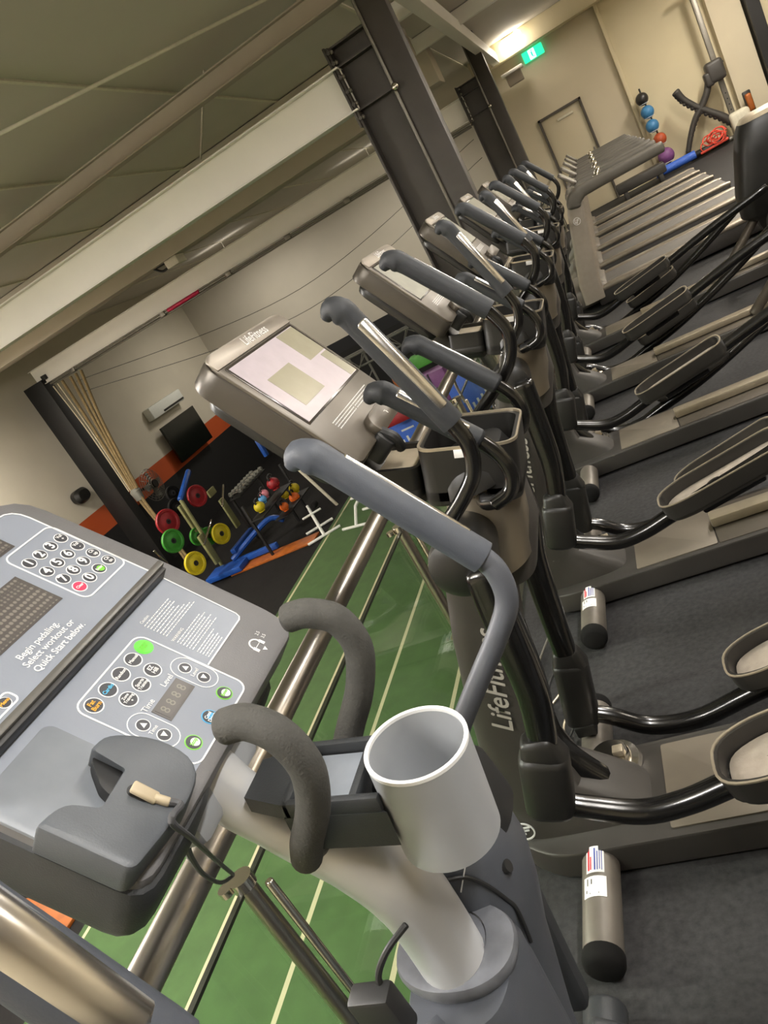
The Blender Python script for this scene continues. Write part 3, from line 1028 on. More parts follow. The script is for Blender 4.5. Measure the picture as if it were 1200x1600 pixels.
b = MB(); b.disc((0, 0), .009, -.004, .003, 'ink_black', 14, frame((-0.4322, 0.7096, 0.8174), (0, 1, 0), (-.3, 0, .95), (.95, 0, .3))); b.build('screw_hole', hump)
tl = R(5)
F = frame((-.505, Y1 + .015, .806), (math.cos(tl), 0, -math.sin(tl)), (0, 1, 0), (math.sin(tl), 0, math.cos(tl)))
b = MB(F)
b.loft([(-.10, (0, 0), .066, .052), (-.045, (0, 0), .068, .054), (-.032, (0, 0), .074, .058), (-.018, (0, 0), .0825, .0635), (-.009, (0, 0), .084, .065), (-.002, (0, 0), .081, .062), (.001, (0, 0), .070, .054), (.002, (0, 0), .05, .045)], 'm1_collar', n=48, e=2.15)
col = b.build('collar', M1T)
b = MB(F); b.lathe([(.0440, .0015), (.0462, .0040)], 'ink_black', 40); b.build('gasket', col)
b = MB()
b.loft([(.50, (-.54, Y1 + .04), .080, .062), (.70, (-.520, Y1 + .035), .078, .060), (.745, (-.517, Y1 + .035), .072, .055), (.757, (-.517, Y1 + .035), .060, .045)], 'm1_grey', n=36, e=3.6)
lc = b.build('lower_cover', M1T)
b = MB(); b.tube([(-.532, Y1 - .0245, .74), (-.535, Y1 - .0275, .70), (-.543, Y1 - .028, .62)], .0008, 'white_ink', n=5); b.build('seam', lc)

for s in (-1, 1):
    b = MB()
    b.tube([(-.53, Y1 + s * .06, .74), (-.525, Y1 + s * .22, .79), (-.512, Y1 + s * .285, .86)], [.04, .034, .026], 'm1_grey', n=18)
    b.build('pivot_hub', M1T)

# cables and the black plug box behind the near machine
t = thing('charging_cable', 'grey charging cable from the phone dock looping down to the railing post', 'cable', (-.62, .5, 1.2))
F = cframe((-.603, .60, 1.209), 50)
def L1(a, y, n): return F @ Vector((a, y, n))
b = MB(); b.tube([L1(-.130, .046, .041), L1(-.128, .022, .0365)], .0052, 'usb_plug', smooth=False, flat=(.65, 1.3), side=(0, 1, 0)); b.tube([L1(-.128, .022, .0365), L1(-.126, .009, .0365)], .0048, 'usb_plug', smooth=False); b.build('plug', t)['label'] = 'beige plug of the cable'
b = MB()
b.tube([L1(-.126, .010, .0365), L1(-.124, -.003, .0365), (-0.565, 0.4503, 1.2352), (-0.595, 0.4803, 1.1835), (-0.73, 0.5964, 1.0425), (-0.875, 0.724, 0.8852)], [.0046, .0042, .0038, .0030, .003, .003], 'cable_grey', n=10)
b.tube([(-0.885, 0.7308, 0.8759), (-0.84, 0.6693, 0.9282), (-0.78, 0.6087, 1.0093), (-0.73, 0.5709, 1.0785), (-0.7, 0.5534, 1.1171), (-0.69, 0.5501, 1.1359)], [.003, .003, .0032, .0045, .007, .007], 'cable_grey', n=10)
b.build('cord', t)
t = thing('plug_box', 'black plug box dangling on a bent cord beside the base of the silver neck', 'plug', (-.545, .5, .83))
b = MB(); b.box((-.540, .49, .875), (.055, .03, .07), 'ink_black', .006); b.build('box', t)
b = MB(); b.tube([(-.53, .5, .89), (-.523, .5, .92), (-.50, .51, .945), (-.475, .53, .955)], .004, 'ink_black', n=8); b.build('cord', t)

# ================================================================== BLACK ELLIPTICALS
def lf_mark(b, F, r, m='white_ink'):
    """ring with two slanted strokes"""
    n = 28
    b.ring([(r * math.cos(2 * PI * k / n), r * math.sin(2 * PI * k / n)) for k in range(n)], [(r * .87 * math.cos(2 * PI * k / n), r * .87 * math.sin(2 * PI * k / n)) for k in range(n)], -.001, .002, m, F)
    def stroke(p, q, wd):
        p, q = Vector(p) * r, Vector(q) * r
        d = (q - p).normalized(); nn = Vector((-d.y, d.x)) * wd * r / 2
        b.prism([tuple(p - nn), tuple(q - nn), tuple(q + nn), tuple(p + nn)], -.001, .002, m, F)
    stroke((-.30, .70), (-.62, -.35), .16); stroke((-.68, -.30), (.12, -.30), .15)
    stroke((.12, .35), (-.22, -.72), .16); stroke((.05, .38), (.72, .38), .15); stroke((-.05, .05), (.55, .05), .14)

def make_elliptical(yc, label, group, full=True):
    T = thing('elliptical_trainer', label, 'elliptical trainer', (-.2, yc, 0), group)
    # base
    b = MB()
    pts = rounded([(-.80, -.10), (-.70, -.165), (1.35, -.165), (1.35, .165), (-.70, .165), (-.80, .10)], [.03, .06, .03, .03, .06, .03])
    b.prism([(x, y + yc) for x, y in pts], .015, .098, 'm2_beam', bev=.008)
    base = b.build('base_frame', T)
    b = MB()
    b.prism([(x, y + yc) for x, y in rounded([(-.40, -.140), (-.10, -.140), (-.10, .140), (-.40, .140)], .008)], .096, .102, 'm2_panel', bev=.001)
    b.prism([(x, y + yc) for x, y in rounded([(-.095, -.140), (1.30, -.140), (1.30, .140), (-.095, .140)], .008)], .096, .1005, 'm2_bezel', bev=.001)
    b.build('cover_panel', base)
    b = MB(); b.box((.55, yc, .125), (1.3, .07, .04), 'rim_light', .008); b.build('roller_rail', base)
    for x in (-.595, 1.22):
        b = MB(); b.tube([(x, yc - .405, .052), (x, yc + .405, .052)], .046, 'm2_tube', smooth=False, n=24); st = b.build('stabilizer', T)
        for s in (-1, 1):
            b = MB()
            b.tube([(x, yc + s * .405, .052), (x, yc + s * .425, .052)], .048, 'black_rubber', smooth=False, n=24); b.build('end_cap', st)
    b = MB(); b.lathe([(0, .14), (.05, .14), (.055, .13), (.055, .118), (.075, .115), (.08, .1), (0, .1)], 'chrome', 24, Matrix.Translation((-.53, yc + .11, 0))); b.box((-.50, yc + .10, .150), (.03, .03, .02), 'rim_light', .004); b.build('levelling_foot', base)
    # shroud
    b = MB()
    b.loft([(.03, (-.60, yc), .205, .105, 4), (.12, (-.63, yc), .18, .100, 4), (.22, (-.69, yc), .115, .095, 4), (.36, (-.695, yc), .095, .090, 4), (.55, (-.655, yc), .088, .086, 4), (.72, (-.605, yc), .088, .084, 4),
            (.85, (-.56, yc), .085, .086, 4), (.93, (-.53, yc), .080, .090, 4)], 'm2_side', n=40)
    sh = b.build('front_shroud', T)
    b = MB()
    b.tube([(-.575, yc, .88), (-.60, yc, .55), (-.63, yc, .3), (-.52, yc, .12)], [.07, .055, .05, .03], 'm2_frame', n=14, flat=(1, 1.0))
    b.build('inner_spine', sh)
    b = MB()
    Fs = frame((-.770, yc - .0975, .135), (1, 0, 0), (0, 0, 1), (0, -1, 0))
    lf_mark(b, Fs, .030)
    b.build('round_mark', sh)['label'] = 'pale round mark on the shroud'
    b = MB()
    d = Vector((.29, 0, .957)).normalized(); z_ = Vector((0, -1, 0)); y_ = z_.cross(d)
    Ft = frame((-.630, yc - .0925, .60), d, y_, z_)
    b.text('LifeFitness', (0, 0), .072, 'lf_ink', .0015, M4=Ft, shear=.35, bold=.012, sx=1.0)
    b.build('lettering', sh)['label'] = 'pale script lettering running up the shroud'
    # barrel body, yoke, hub discs
    b = MB()
    b.loft([(.86, (-.50, yc), .078, .10), (.95, (-.478, yc), .088, .115), (1.03, (-.462, yc), .088, .115), (1.075, (-.455, yc), .084, .110)], 'm2_barrel', n=40, e=2.2)
    br = b.build('pivot_barrel', T)
    b = MB()
    b.loft([(1.072, (-.455, yc), .088, .122), (1.10, (-.452, yc), .086, .118), (1.13, (-.45, yc), .076, .10), (1.14, (-.45, yc), .05, .07)], 'm2_dark', n=40, e=2.4); b.build('yoke', br)
    b = MB(); b.loft([(.80, (-.49, yc + .05), .05, .09), (.9, (-.452, yc + .05), .06, .10), (1.03, (-.432, yc + .04), .055, .10), (1.07, (-.43, yc + .04), .035, .07)], 'm2_side', n=28); b.build('rear_cover', br)
    for s in (-1, 1):
        F = frame((-.505, yc + s * .20, .985), (1, 0, 0), (0, 0, 1), (0, s * -1 * -1 if s < 0 else 1, 0)) if False else frame((-.505, yc + s * .175, .985), (1, 0, 0), (0, 0, 1) if s < 0 else (0, 0, -1), (0, s, 0))
        b = MB(F); b.lathe([(.0, .088), (.045, .084), (.066, .068), (.070, .05), (.070, .0), (.06, -.08), (0, -.08)], 'm2_shell' if s > 0 else 'm2_dark', 32)
        b.sphere((.045, .0, .075), .007, 'chrome', 8)
        b.build('hub_cover', T)
    # links, pods, pedal bars, pedals
    for s, link, pod, bar, ped in (
        (-1, [(-.458, .975), (-.468, .88), (-.478, .76), (-.492, .66), (-.523, .55)], [(-.537, .515), (-.578, .385)],
         [(-.555, .375), (-.50, .345), (-.40, .305), (-.30, .310), (-.17, .345), (.10, .41), (.5, .52), (.95, .62)], (-.005, .425, 12)),
        (1, [(-.458, .975), (-.472, .83), (-.510, .70), (-.537, .52), (-.556, .37)], [(-.560, .335), (-.602, .145)],
         [(-.575, .155), (-.52, .125), (-.43, .060), (-.30, .045), (-.15, .085), (.12, .165), (.5, .33), (.95, .56)], (.035, .215, 14))):
        y = yc + s * .272
        b = MB(); b.tube(limb(link, y), [.035, .037, .036, .034, .031], 'm2_frame', n=16, flat=(1, .8), side=(0, 1, 0)); lk = b.build('lower_arm', T)
        b = MB(); b.tube(limb(pod, y + s * .005), [.055, .055] if s < 0 else [.051, .051], 'm2_dark', n=24, smooth=False, flat=(1, .85), side=(0, 1, 0))
        b.tube(limb([(pod[0][0] + .004, pod[0][1] + .045), pod[0]], y + s * .005), [.038, .052], 'm2_dark', n=24, smooth=False, flat=(1.0, .8), side=(0, 1, 0)); pd = b.build('joint_housing', lk)
        b = MB(); b.tube(limb(bar, y), [.024, .026, .027, .027, .028, .030, .030, .030], 'm2_frame', n=16, sub=5); pb = b.build('pedal_bar', T)
        cx, cz, tl = ped
        a = R(-tl)
        F = frame((cx, y + s * .012, cz), (math.cos(a), 0, -math.sin(a)), (0, 1, 0), (math.sin(a), 0, math.cos(a)))
        out = rounded([(-.215, -.055), (-.14, -.085), (.21, -.085), (.225, 0), (.21, .085), (-.14, .085), (-.215, .055)], [.04, .04, .05, .03, .05, .04, .04])
        inn = [(x * .945, q * .88) for x, q in out]
        b = MB(F); b.ring(out, inn, -.03, .024, 'pedal_rim'); b.prism([(x * .97, q * .95) for x, q in out], -.045, -.022, 'pedal_rim', bev=.006)
        b.box((0, 0, -.06), (.22, .07, .05), 'm2_frame', .01); p = b.build('foot_pedal', T)
        b = MB(F); b.ring([(x * 1.004, q * 1.01) for x, q in out], [(x * .98, q * .955) for x, q in out], .023, .027, 'rim_light'); b.build('rim', p)
        b = MB(F); b.prism([(x * .93, q * .86) for x, q in out], -.024, -.014, 'pedal_mat', bev=.003)
        for rr in (.030, .024):
            b.ring([(-.03 + rr * math.cos(2 * PI * k / 24), rr * math.sin(2 * PI * k / 24)) for k in range(24)], [(-.03 + rr * .9 * math.cos(2 * PI * k / 24), rr * .9 * math.sin(2 * PI * k / 24)) for k in range(24)], -.015, -.0125, 'pedal_rim')
        b.build('tread_mat', p)
    # rear drive tower
    b = MB()
    b.loft([(.40, (.93, yc), .10, .12), (.44, (.95, yc), .17, .15), (.60, (.99, yc), .20, .165), (.85, (1.06, yc), .20, .17), (1.00, (1.10, yc), .19, .165), (1.05, (1.11, yc), .165, .14), (1.07, (1.115, yc), .11, .10)], 'm2_dark', n=36, e=3.4)
    tw = b.build('drive_tower', T)
    b = MB(); b.loft([(1.052, (1.115, yc), .168, .145), (1.078, (1.12, yc), .150, .125), (1.09, (1.12, yc), .10, .08)], 'rim_light', n=36, e=3.2); b.build('top_cap', tw)
    b = MB(); b.tube([(.92, yc - .06, .48), (.66, yc - .05, .24), (.52, yc - .04, .11)], .032, 'm2_bezel', smooth=False); b.build('strut', tw)
    b = MB(); b.lathe([(0, .02), (.15, .02), (.16, 0), (.15, -.02), (0, -.02)], 'm2_beam', 32, frame((1.05, yc - .18, .34), (1, 0, 0), (0, 0, 1), (0, -1, 0)))
    b.lathe([(0, .02), (.15, .02), (.16, 0), (.15, -.02), (0, -.02)], 'm2_beam', 32, frame((1.05, yc + .18, .34), (1, 0, 0), (0, 0, -1), (0, 1, 0)))
    b.box((1.05, yc, .25), (.14, .3, .36), 'm2_dark', .03); b.build('crank', tw)
    # organiser with cup well and phone pocket
    a18 = R(18)
    F = frame((-.437, yc, 1.115), (math.cos(a18), 0, -math.sin(a18)), (0, 1, 0), (math.sin(a18), 0, math.cos(a18)))
    b = MB(F)
    o1 = rrect(-.110, -.105, .098, .105, .035, 6); i1 = rrect(-.098, -.093, .086, .093, .030, 6)
    b.ring(o1, i1, -.06, .055, 'm2_dark'); b.prism(o1, -.075, -.03, 'm2_dark', bev=.01)
    og = b.build('organiser', T)
    b = MB(F); b.ring([(x * 1.006, y * 1.006) for x, y in o1], [(x * .965, y * .965) for x, y in o1], .054, .060, 'rim_light'); b.build('rim', og)
    b = MB(F); b.box((-.004, -.1065, .045), (.05, .002, .018), 'sticker', .0005); b.build('sticker', og)
    F = frame((-.60, yc, 1.160), (math.cos(a18), 0, -math.sin(a18)), (0, 1, 0), (math.sin(a18), 0, math.cos(a18)))
    b = MB(F); o2 = rrect(-.07, -.085, .055, .085, .02, 5); b.ring(o2, rrect(-.058, -.072, .047, .072, .015, 5), -.03, .02, 'm2_dark'); b.prism(o2, -.055, -.028, 'm2_dark', bev=.008); pk = b.build('phone_pocket', T)
    b = MB(F); b.prism(rrect(-.057, -.071, .046, .071, .015, 5), -.028, .008, 'beige_tray'); b.build('pocket_liner', pk)
    # console neck
    b = MB()
    b.tube([(-.58, yc, 1.10), (-.655, yc, 1.14), (-.70, yc, 1.22), (-.72, yc, 1.30)], [.05, .055, .06, .055], 'm2_dark', n=20, flat=(.7, 1.3), side=(0, 1, 0)); b.build('neck', T)
    # touch console
    F = cframe((-.759, yc, 1.536), 60)
    b = MB(F)
    out = rounded([(-.213, -.330), (.203, -.330), (.216, -.15), (.216, .045), (-.213, .045)], [.03, .03, .03, .05, .05])
    b.prism(out, -.068, -.006, 'm2_shell', bev=.008)
    cs = b.build('console', T)
    b = MB(F); b.prism([(x * .975, y * .985 - .002) for x, y in out], -.008, .0, 'm2_bezel', bev=.002); b.build('bezel', cs)
    b = MB(F); b.prism(rounded([(-.209, .004), (.212, .004), (.212, .043), (-.209, .043)], [.001, .001, .045, .045]), -.001, .003, 'm2_cap', bev=.001)
    b.text('LifeFitness', (.025, .024), .032, 'sticker', .0035, shear=.3, bold=.012); b.build('top_cap', cs)
    b = MB(F); b.prism(rounded([(-.19, -.31), (.18, -.31), (.18, .01), (-.19, .01)], .05), -.105, -.06, 'm2_dark', bev=.02); b.build('back_cover', cs)
    b = MB(F); b.prism(rrect(-.186, -.200, .198, .000, .004), -.001, .0012, 'screen_border', bev=.0005)
    b.box((.005, -.1, .0012), (.366, .188, .002), 'screen_lilac' if full else 'screen_grey')
    if full:
        b.box((.135, -.055, .0022), (.104, .094, .001), 'screen_beige')
        b.box((.165, -.15, .0022), (.044, .086, .001), 'screen_beige')
        b.box((-.060, -.120, .0022), (.13, .094, .001), 'screen_beige')
        b.box((.02, -.178, .0022), (.12, .008, .001), 'screen_border') if False else None
    b.build('screen', cs)
    b = MB(F)
    rnd = random.Random(5)
    for i in range(4):
        for (x0, x1) in ((-.125, .0), (.008, .13)):
            x = x0
            while x < x1:
                wl = .003 + rnd.random() * .007
                b.box((x + wl / 2, -.232 - i * .0065, .0006), (wl, .0022, .001), 'sticker'); x += wl + .0016
    b.build('warning_print', cs)
    b = MB(F); b.prism(rounded([(-.060, -.332), (.190, -.332), (.196, -.30), (.185, -.280), (-.040, -.280), (-.062, -.30)], .014), -.002, .020, 'm2_bezel', bev=.004)
    md = b.build('media_port', cs)
    b = MB(F); b.outline(rrect(.085, -.309, .101, -.295, .003), .0016, .0195, .0208, 'sticker'); b.box((.03, -.305, .0203), (.008, .0016, .001), 'sticker'); b.box((.034, -.311, .0203), (.003, .008, .001), 'sticker'); b.build('port_symbols', md)
    b = MB(F); b.prism(rounded([(-.075, -.365), (-.02, -.365), (-.02, -.318), (-.075, -.318)], .014), -.05, .012, 'ink_black', bev=.006)
    b.tube([F.inverted() @ Vector((0, 0, 0)) * 0 + Vector((-.05, -.325, .01)), Vector((-.055, -.355, .018)), Vector((-.04, -.38, .0))], .012, 'ink_black', n=10); b.build('cradle_hook', cs)
    # hand holds: fixed pair (inner) and swinging pair (outer)
    fx = [(-.500, 1.368), (-.470, 1.345), (-.425, 1.278), (-.379, 1.206), (-.350, 1.155), (-.344, 1.110), (-.362, 1.075), (-.400, 1.062)]
    for s in (-1, 1):
        swing = swing_arm(T, yc + s * .180, s, fx, 4, .0215, .0150, 'm2_grip', 'm2_frame', 'contact', (.8, s * .55, .45) if s < 0 else (.85, .5, .5), rs=.6)
        swing.name = 'fixed_handle'
        b = MB(); b.tube([(-.395, yc + s * .178, 1.064), (-.425, yc + s * .14, 1.055), (-.44, yc + s * .10, 1.05)], [.0150, .017, .019], 'm2_frame', n=14); b.build('socket', swing)
    for s, mv in ((-1, [(-.470, 1.545), (-.452, 1.490), (-.425, 1.39), (-.388, 1.275), (-.376, 1.215), (-.392, 1.160), (-.43, 1.122), (-.475, 1.090)]),
                  (1, [(-.470, 1.555), (-.430, 1.505), (-.385, 1.44), (-.330, 1.357), (-.307, 1.290), (-.322, 1.235), (-.364, 1.190), (-.465, 1.125), (-.520, 1.07)])):
        sa = swing_arm(T, yc + s * .236, s, mv, 4, .0225, .0155, 'm2_grip', 'm2_frame', 'contact', (.7, s * .7, .5) if s < 0 else (.8, .6, .4), rs=.72 if s < 0 else .55)
        e = mv[-1]
        b = MB(); b.tube([(e[0], yc + s * .236, e[1]), (-.505, yc + s * .225, 1.03), (-.505, yc + s * .215, 1.0)], [.0155, .018, .022], 'm2_frame', n=14); b.build('socket', sa)
    return T

G = 'black elliptical trainers in the row'
E2 = make_elliptical(1.525, 'black elliptical trainer with a lilac lit touch screen, nearest of the black ones', G)
E3 = make_elliptical(2.741, 'black elliptical trainer second from the front of the black ones, its screen pale', G, full=False)
lbl = ['black elliptical trainer third from the front of the black ones, half hidden behind its neighbours', 'black elliptical trainer fourth from the front of the black ones, its round mark just showing',
       'farthest black elliptical trainer, its rear tower standing at the right edge of the photo']
for k in range(3):
    dup(E3, (0, 1.216 * (k + 1), 0), lbl[k], G)
# stickers on the front stabilisers
for k, (yb, lb) in enumerate(((1.525, 'first'), (2.741, 'second'))):
    F = frame((-.595, yb, .052), (0, 1, 0), (-1, 0, 0), (0, 0, 1))
    own = 'nearest black elliptical' if k == 0 else 'second black elliptical'
    def curved(name, y0, y1, a0, a1, label, prints):
        b = MB()
        r = .0475
        def P(y, a, rr=r): return (-.595 + rr * math.cos(R(a)), y, .052 + rr * math.sin(R(a)))
        n = 6
        vs = [P(y, a0 + (a1 - a0) * i / n) for i in range(n + 1) for y in (y0, y1)] + [P(y, a0 + (a1 - a0) * i / n, r - .0012) for i in range(n + 1) for y in (y0, y1)]
        o_ = 2 * (n + 1)
        fs = []
        for i in range(n):
            fs.append((2 * i, 2 * i + 1, 2 * i + 3, 2 * i + 2)); fs.append((o_ + 2 * i, o_ + 2 * i + 2, o_ + 2 * i + 3, o_ + 2 * i + 1))
            fs.append((2 * i, 2 * i + 2, o_ + 2 * i + 2, o_ + 2 * i)); fs.append((2 * i + 1, o_ + 2 * i + 1, o_ + 2 * i + 3, 2 * i + 3))
        fs.append((0, o_, o_ + 1, 1)); fs.append((2 * n, 2 * n + 1, o_ + 2 * n + 1, o_ + 2 * n))
        b.add(vs, fs, 'sticker')
        for (pa, py0, py1, wd, m) in prints:
            aa = a0 + (a1 - a0) * pa
            q = [P(y0 + (y1 - y0) * py0, aa - wd, r + .0004), P(y0 + (y1 - y0) * py1, aa - wd, r + .0004), P(y0 + (y1 - y0) * py1, aa + wd, r + .0004), P(y0 + (y1 - y0) * py0, aa + wd, r + .0004)]
            b.add(q, [(0, 1, 2, 3)], m)
        o = b.build(name)
        return tag(o, label, 'sticker')
    curved('warning_sticker', yb - .225, yb - .150, 60, 115, 'white sticker with red and blue lines on the foot of the %s' % own,
           [(.85, .08, .9, 3, 'ink_red'), (.72, .1, .6, 2, 'ink_red'), (.5, .08, .92, 2.2, 'ink_navy'), (.36, .08, .8, 1.5, 'ink_navy'), (.24, .1, .9, 1.2, 'ink_navy'), (.13, .08, .92, 1.2, 'ink_navy')])
    curved('serial_sticker', yb - .290, yb - .235, 55, 125, 'plain white serial sticker with grey print on the foot of the %s' % own,
           [(.8, .55, .9, 2, 'pipe'), (.62, .6, .85, 2, 'pipe'), (.8, .12, .3, 3, 'ink_black') if False else (.5, .12, .2, 14, 'pipe'), (.85, .2, .35, 2, 'pipe')])
# power adapter and loose cables on the floor by the second machine
t = thing('power_adapter', 'black power adapter brick lying on the floor against the foot tube', 'power adapter', (-.60, 1.83, .09))
b = MB(); b.box((-.60, 1.82, .125), (.062, .13, .038), 'm2_dark', .006); b.box((-.60, 1.895, .125), (.03, .03, .02), 'm2_dark', .004)
for i in range(4): b.box((-.61 + i * .009, 1.80, .1445), (.004, .05 + .01 * (i % 2), .0008), 'rim_light')
b.build('brick', t)
b = MB(); b.tube([(-.60, 1.91, .125), (-.62, 1.95, .10), (-.68, 1.90, .03), (-.72, 1.84, .012)], .004, 'ink_black', n=8); b.build('lead', t)
cabs = [([(-.70, 1.80, .01), (-.72, 1.95, .012), (-.66, 2.05, .03), (-.70, 2.15, .012), (-.78, 2.05, .01)], 'tangled pale cable loop on the floor beside the power adapter', 'rim_light'),
        ([(-.80, 1.95, .01), (-.84, 2.2, .01), (-.80, 2.45, .01), (-.74, 2.6, .012)], 'thin grey cable curving along the floor edge by the glass', 'pipe'),
        ([(-.74, 1.9, .01), (-.78, 2.15, .014), (-.74, 2.35, .012), (-.82, 2.6, .01)], 'black cable lying on the floor between the first two black machines', 'ink_black'),
        ([(-.78, 3.2, .01), (-.74, 3.4, .012), (-.70, 3.5, .01), (-.76, 3.6, .01)], 'pale cable bundle on the floor in front of the third black machine', 'rim_light')]
for pts, lb, m in cabs:
    b = MB(); b.tube(pts, .0045, m, n=8, sub=10); tag(b.build('floor_cable'), lb, 'cable')

# simple lower half for the near grey machine
b = MB()
pts = rounded([(-.80, -.10), (-.70, -.16), (1.35, -.16), (1.35, .16), (-.70, .16), (-.80, .10)], .04)
b.prism([(x, y + .60) for x, y in pts], .015, .098, 'm1_grey', bev=.008); b.build('base_frame', M1T)
for x in (-.595, 1.22):
    b = MB(); b.tube([(x, .2, .052), (x, 1.0, .052)], .046, 'm1_dark', smooth=False, n=20); b.build('stabilizer', M1T)
for s, bar in ((-1, [(-.56, .2), (-.4, .12), (-.2, .12), (.1, .2), (.95, .5)]), (1, [(-.56, .2), (-.4, .12), (-.2, .12), (.1, .2), (.95, .5)])):
    y = .60 + s * .27
    b = MB(); b.tube(limb([(-.50, .84), (-.53, .6), (-.56, .3)], y), .03, 'm1_dark', n=14, flat=(1, .8), side=(0, 1, 0)); b.build('lower_arm', M1T)
    b = MB(); b.tube(limb(bar, y), .024, 'm1_dark', n=14); b.build('pedal_bar', M1T)
    b = MB(); b.prism([(x + .05, q + y) for x, q in rrect(-.21, -.08, .21, .08, .05)], .21, .25, 'pedal_rim', bev=.008); b.build('foot_pedal', M1T)
b = MB(); b.loft([(.05, (1.0, .6), .2, .12), (.5, (1.0, .6), .2, .12), (.6, (1.0, .6), .12, .08)], 'm1_grey', n=28, e=3); b.build('drive_tower', M1T)

# ================================================================== TREADMILLS
def make_treadmill(yc, label, group):
    T = thing('treadmill', label, 'treadmill', (.4, yc, 0), group)
    hw = .40
    b = MB(); b.box((.42, yc, .10), (1.70, 2 * hw - .06, .15), 'tm_dark', .02); deck = b.build('deck', T)
    b = MB(); b.box((.42, yc, .185), (1.66, .52, .02), 'tm_belt', .006); b.build('belt', deck)
    for s in (-1, 1):
        b = MB(); b.loft([(-.38, (yc + s * .325, .16), .05, .03), (-.34, (yc + s * .325, .178), .06, .030), (.7, (yc + s * .325, .18), .06, .030), (1.2, (yc + s * .325, .178), .055, .028), (1.28, (yc + s * .325, .17), .04, .02)], 'tm_rail', n=18, e=3, axis='x'); b.build('side_rail', deck)
    b = MB(); b.loft([(-.72, (yc, .13), .30, .09), (-.62, (yc, .17), .37, .13), (-.40, (yc, .17), .37, .13), (-.30, (yc, .15), .36, .09)], 'tm_shell', n=28, e=4, axis='x'); b.build('motor_cover', T)
    for s in (-1, 1):
        y = yc + s * .37
        b = MB()
        b.loft([(.10, (-.46, y), .10, .035), (.30, (-.44, y), .105, .035), (.95, (-.30, y), .085, .035), (1.0, (-.285, y), .080, .035)], 'tm_grey', n=24, e=3.4); u = b.build('upright', T)
        if s < 0:
            b = MB(); lf_mark(b, frame((-.33, y - .037, .86), (1, 0, 0), (0, 0, 1), (0, -1, 0)), .034, 'sticker'); b.build('logo', u)
        b = MB()
        b.tube([(-.30, y, .99), (-.285, y, 1.03), (-.22, y, 1.075), (-.10, y, 1.085), (.55, y, 1.085)], [.066, .068, .066, .058, .048], 'tm_arm', n=22, sub=6, flat=(1, .85), side=(0, 1, 0)); b.build('armrest', T)
    b = MB(); b.box((-.30, yc, 1.06), (.10, .72, .12), 'tm_shell', .03); b.tube([(-.05, yc - .2, 1.10), (.0, yc - .14, 1.16), (.0, yc + .14, 1.16), (-.05, yc + .2, 1.10)], .02, 'chrome', n=12); cb = b.build('crossbar', T)
    b = MB(cframe((-.33, yc, 1.30), 50)); b.prism([(x, y) for x, y in rrect(-.14, -.19, .14, .0, .03)], -.03, 0, 'tm_shell', bev=.01); co = b.build('console', T)
    b = MB(cframe((-.33, yc, 1.30), 50)); b.prism(rrect(-.11, -.16, .11, -.02, .01), -.001, .002, 'screen_grey'); b.build('screen', co)
    return T
GT = 'treadmills at the far end'
T1 = make_treadmill(8.12, 'nearest treadmill, its grey upright with a round mark and a long padded armrest', GT)
tl = ['second treadmill from the front, directly behind the nearest armrest', 'third treadmill from the front of the far row', 'second treadmill from the door end of the row', 'farthest treadmill, beside the door wall']
for k in range(4):
    dup(T1, (0, 1.30 * (k + 1), 0), tl[k], GT)

# ================================================================== FAR RIGHT CORNER
balls = [((1.155, 16.62, 1.42), 'ball_black', 'black medicine ball, topmost on the wall rack'), ((1.165, 16.62, 1.17), 'ball_blue', 'blue medicine ball, upper of the two blue ones on the wall rack'),
         ((1.16, 16.62, .91), 'ball_blue', 'blue medicine ball, lower of the two blue ones on the wall rack'), ((1.20, 16.62, .63), 'ball_red', 'orange red medicine ball under the blue ones on the wall rack'),
         ((1.20, 16.62, .31), 'purple_rubber', 'purple medicine ball, lowest on the wall rack')]
t = thing('ball_rack', 'slim upright ball rack against the cream wall', 'ball rack', (1.17, 16.8, 0))
b = MB(); b.tube([(1.24, 16.78, 0), (1.18, 16.78, 1.6)], .016, 'm2_dark', smooth=False); b.build('post', t)
for (c, mm, lb), r in zip(balls, (.115, .12, .12, .12, .15)):
    b = MB(); b.lathe([(r * .75, -r * .80), (r * .80, -r * .80), (r * .80, -r * .74), (r * .75, -r * .74)], 'sticker', 20, Matrix.Translation(c)); b.tube([(c[0], c[1] + r * .7, c[2] - r * .77), (c[0] + .02, 16.78, c[2] - r * .77)], .008, 'm2_dark', n=8); b.build('cradle_ring', t)
    b = MB(); b.sphere(c, r, mm, 22); tag(rebase(b.build('medicine_ball'), c), lb, 'ball', 'medicine balls on the wall rack')
b = MB(); b.box((1.17, 16.74, .015), (.36, .26, .03), 'm2_dark', .01); b.build('foot', t)
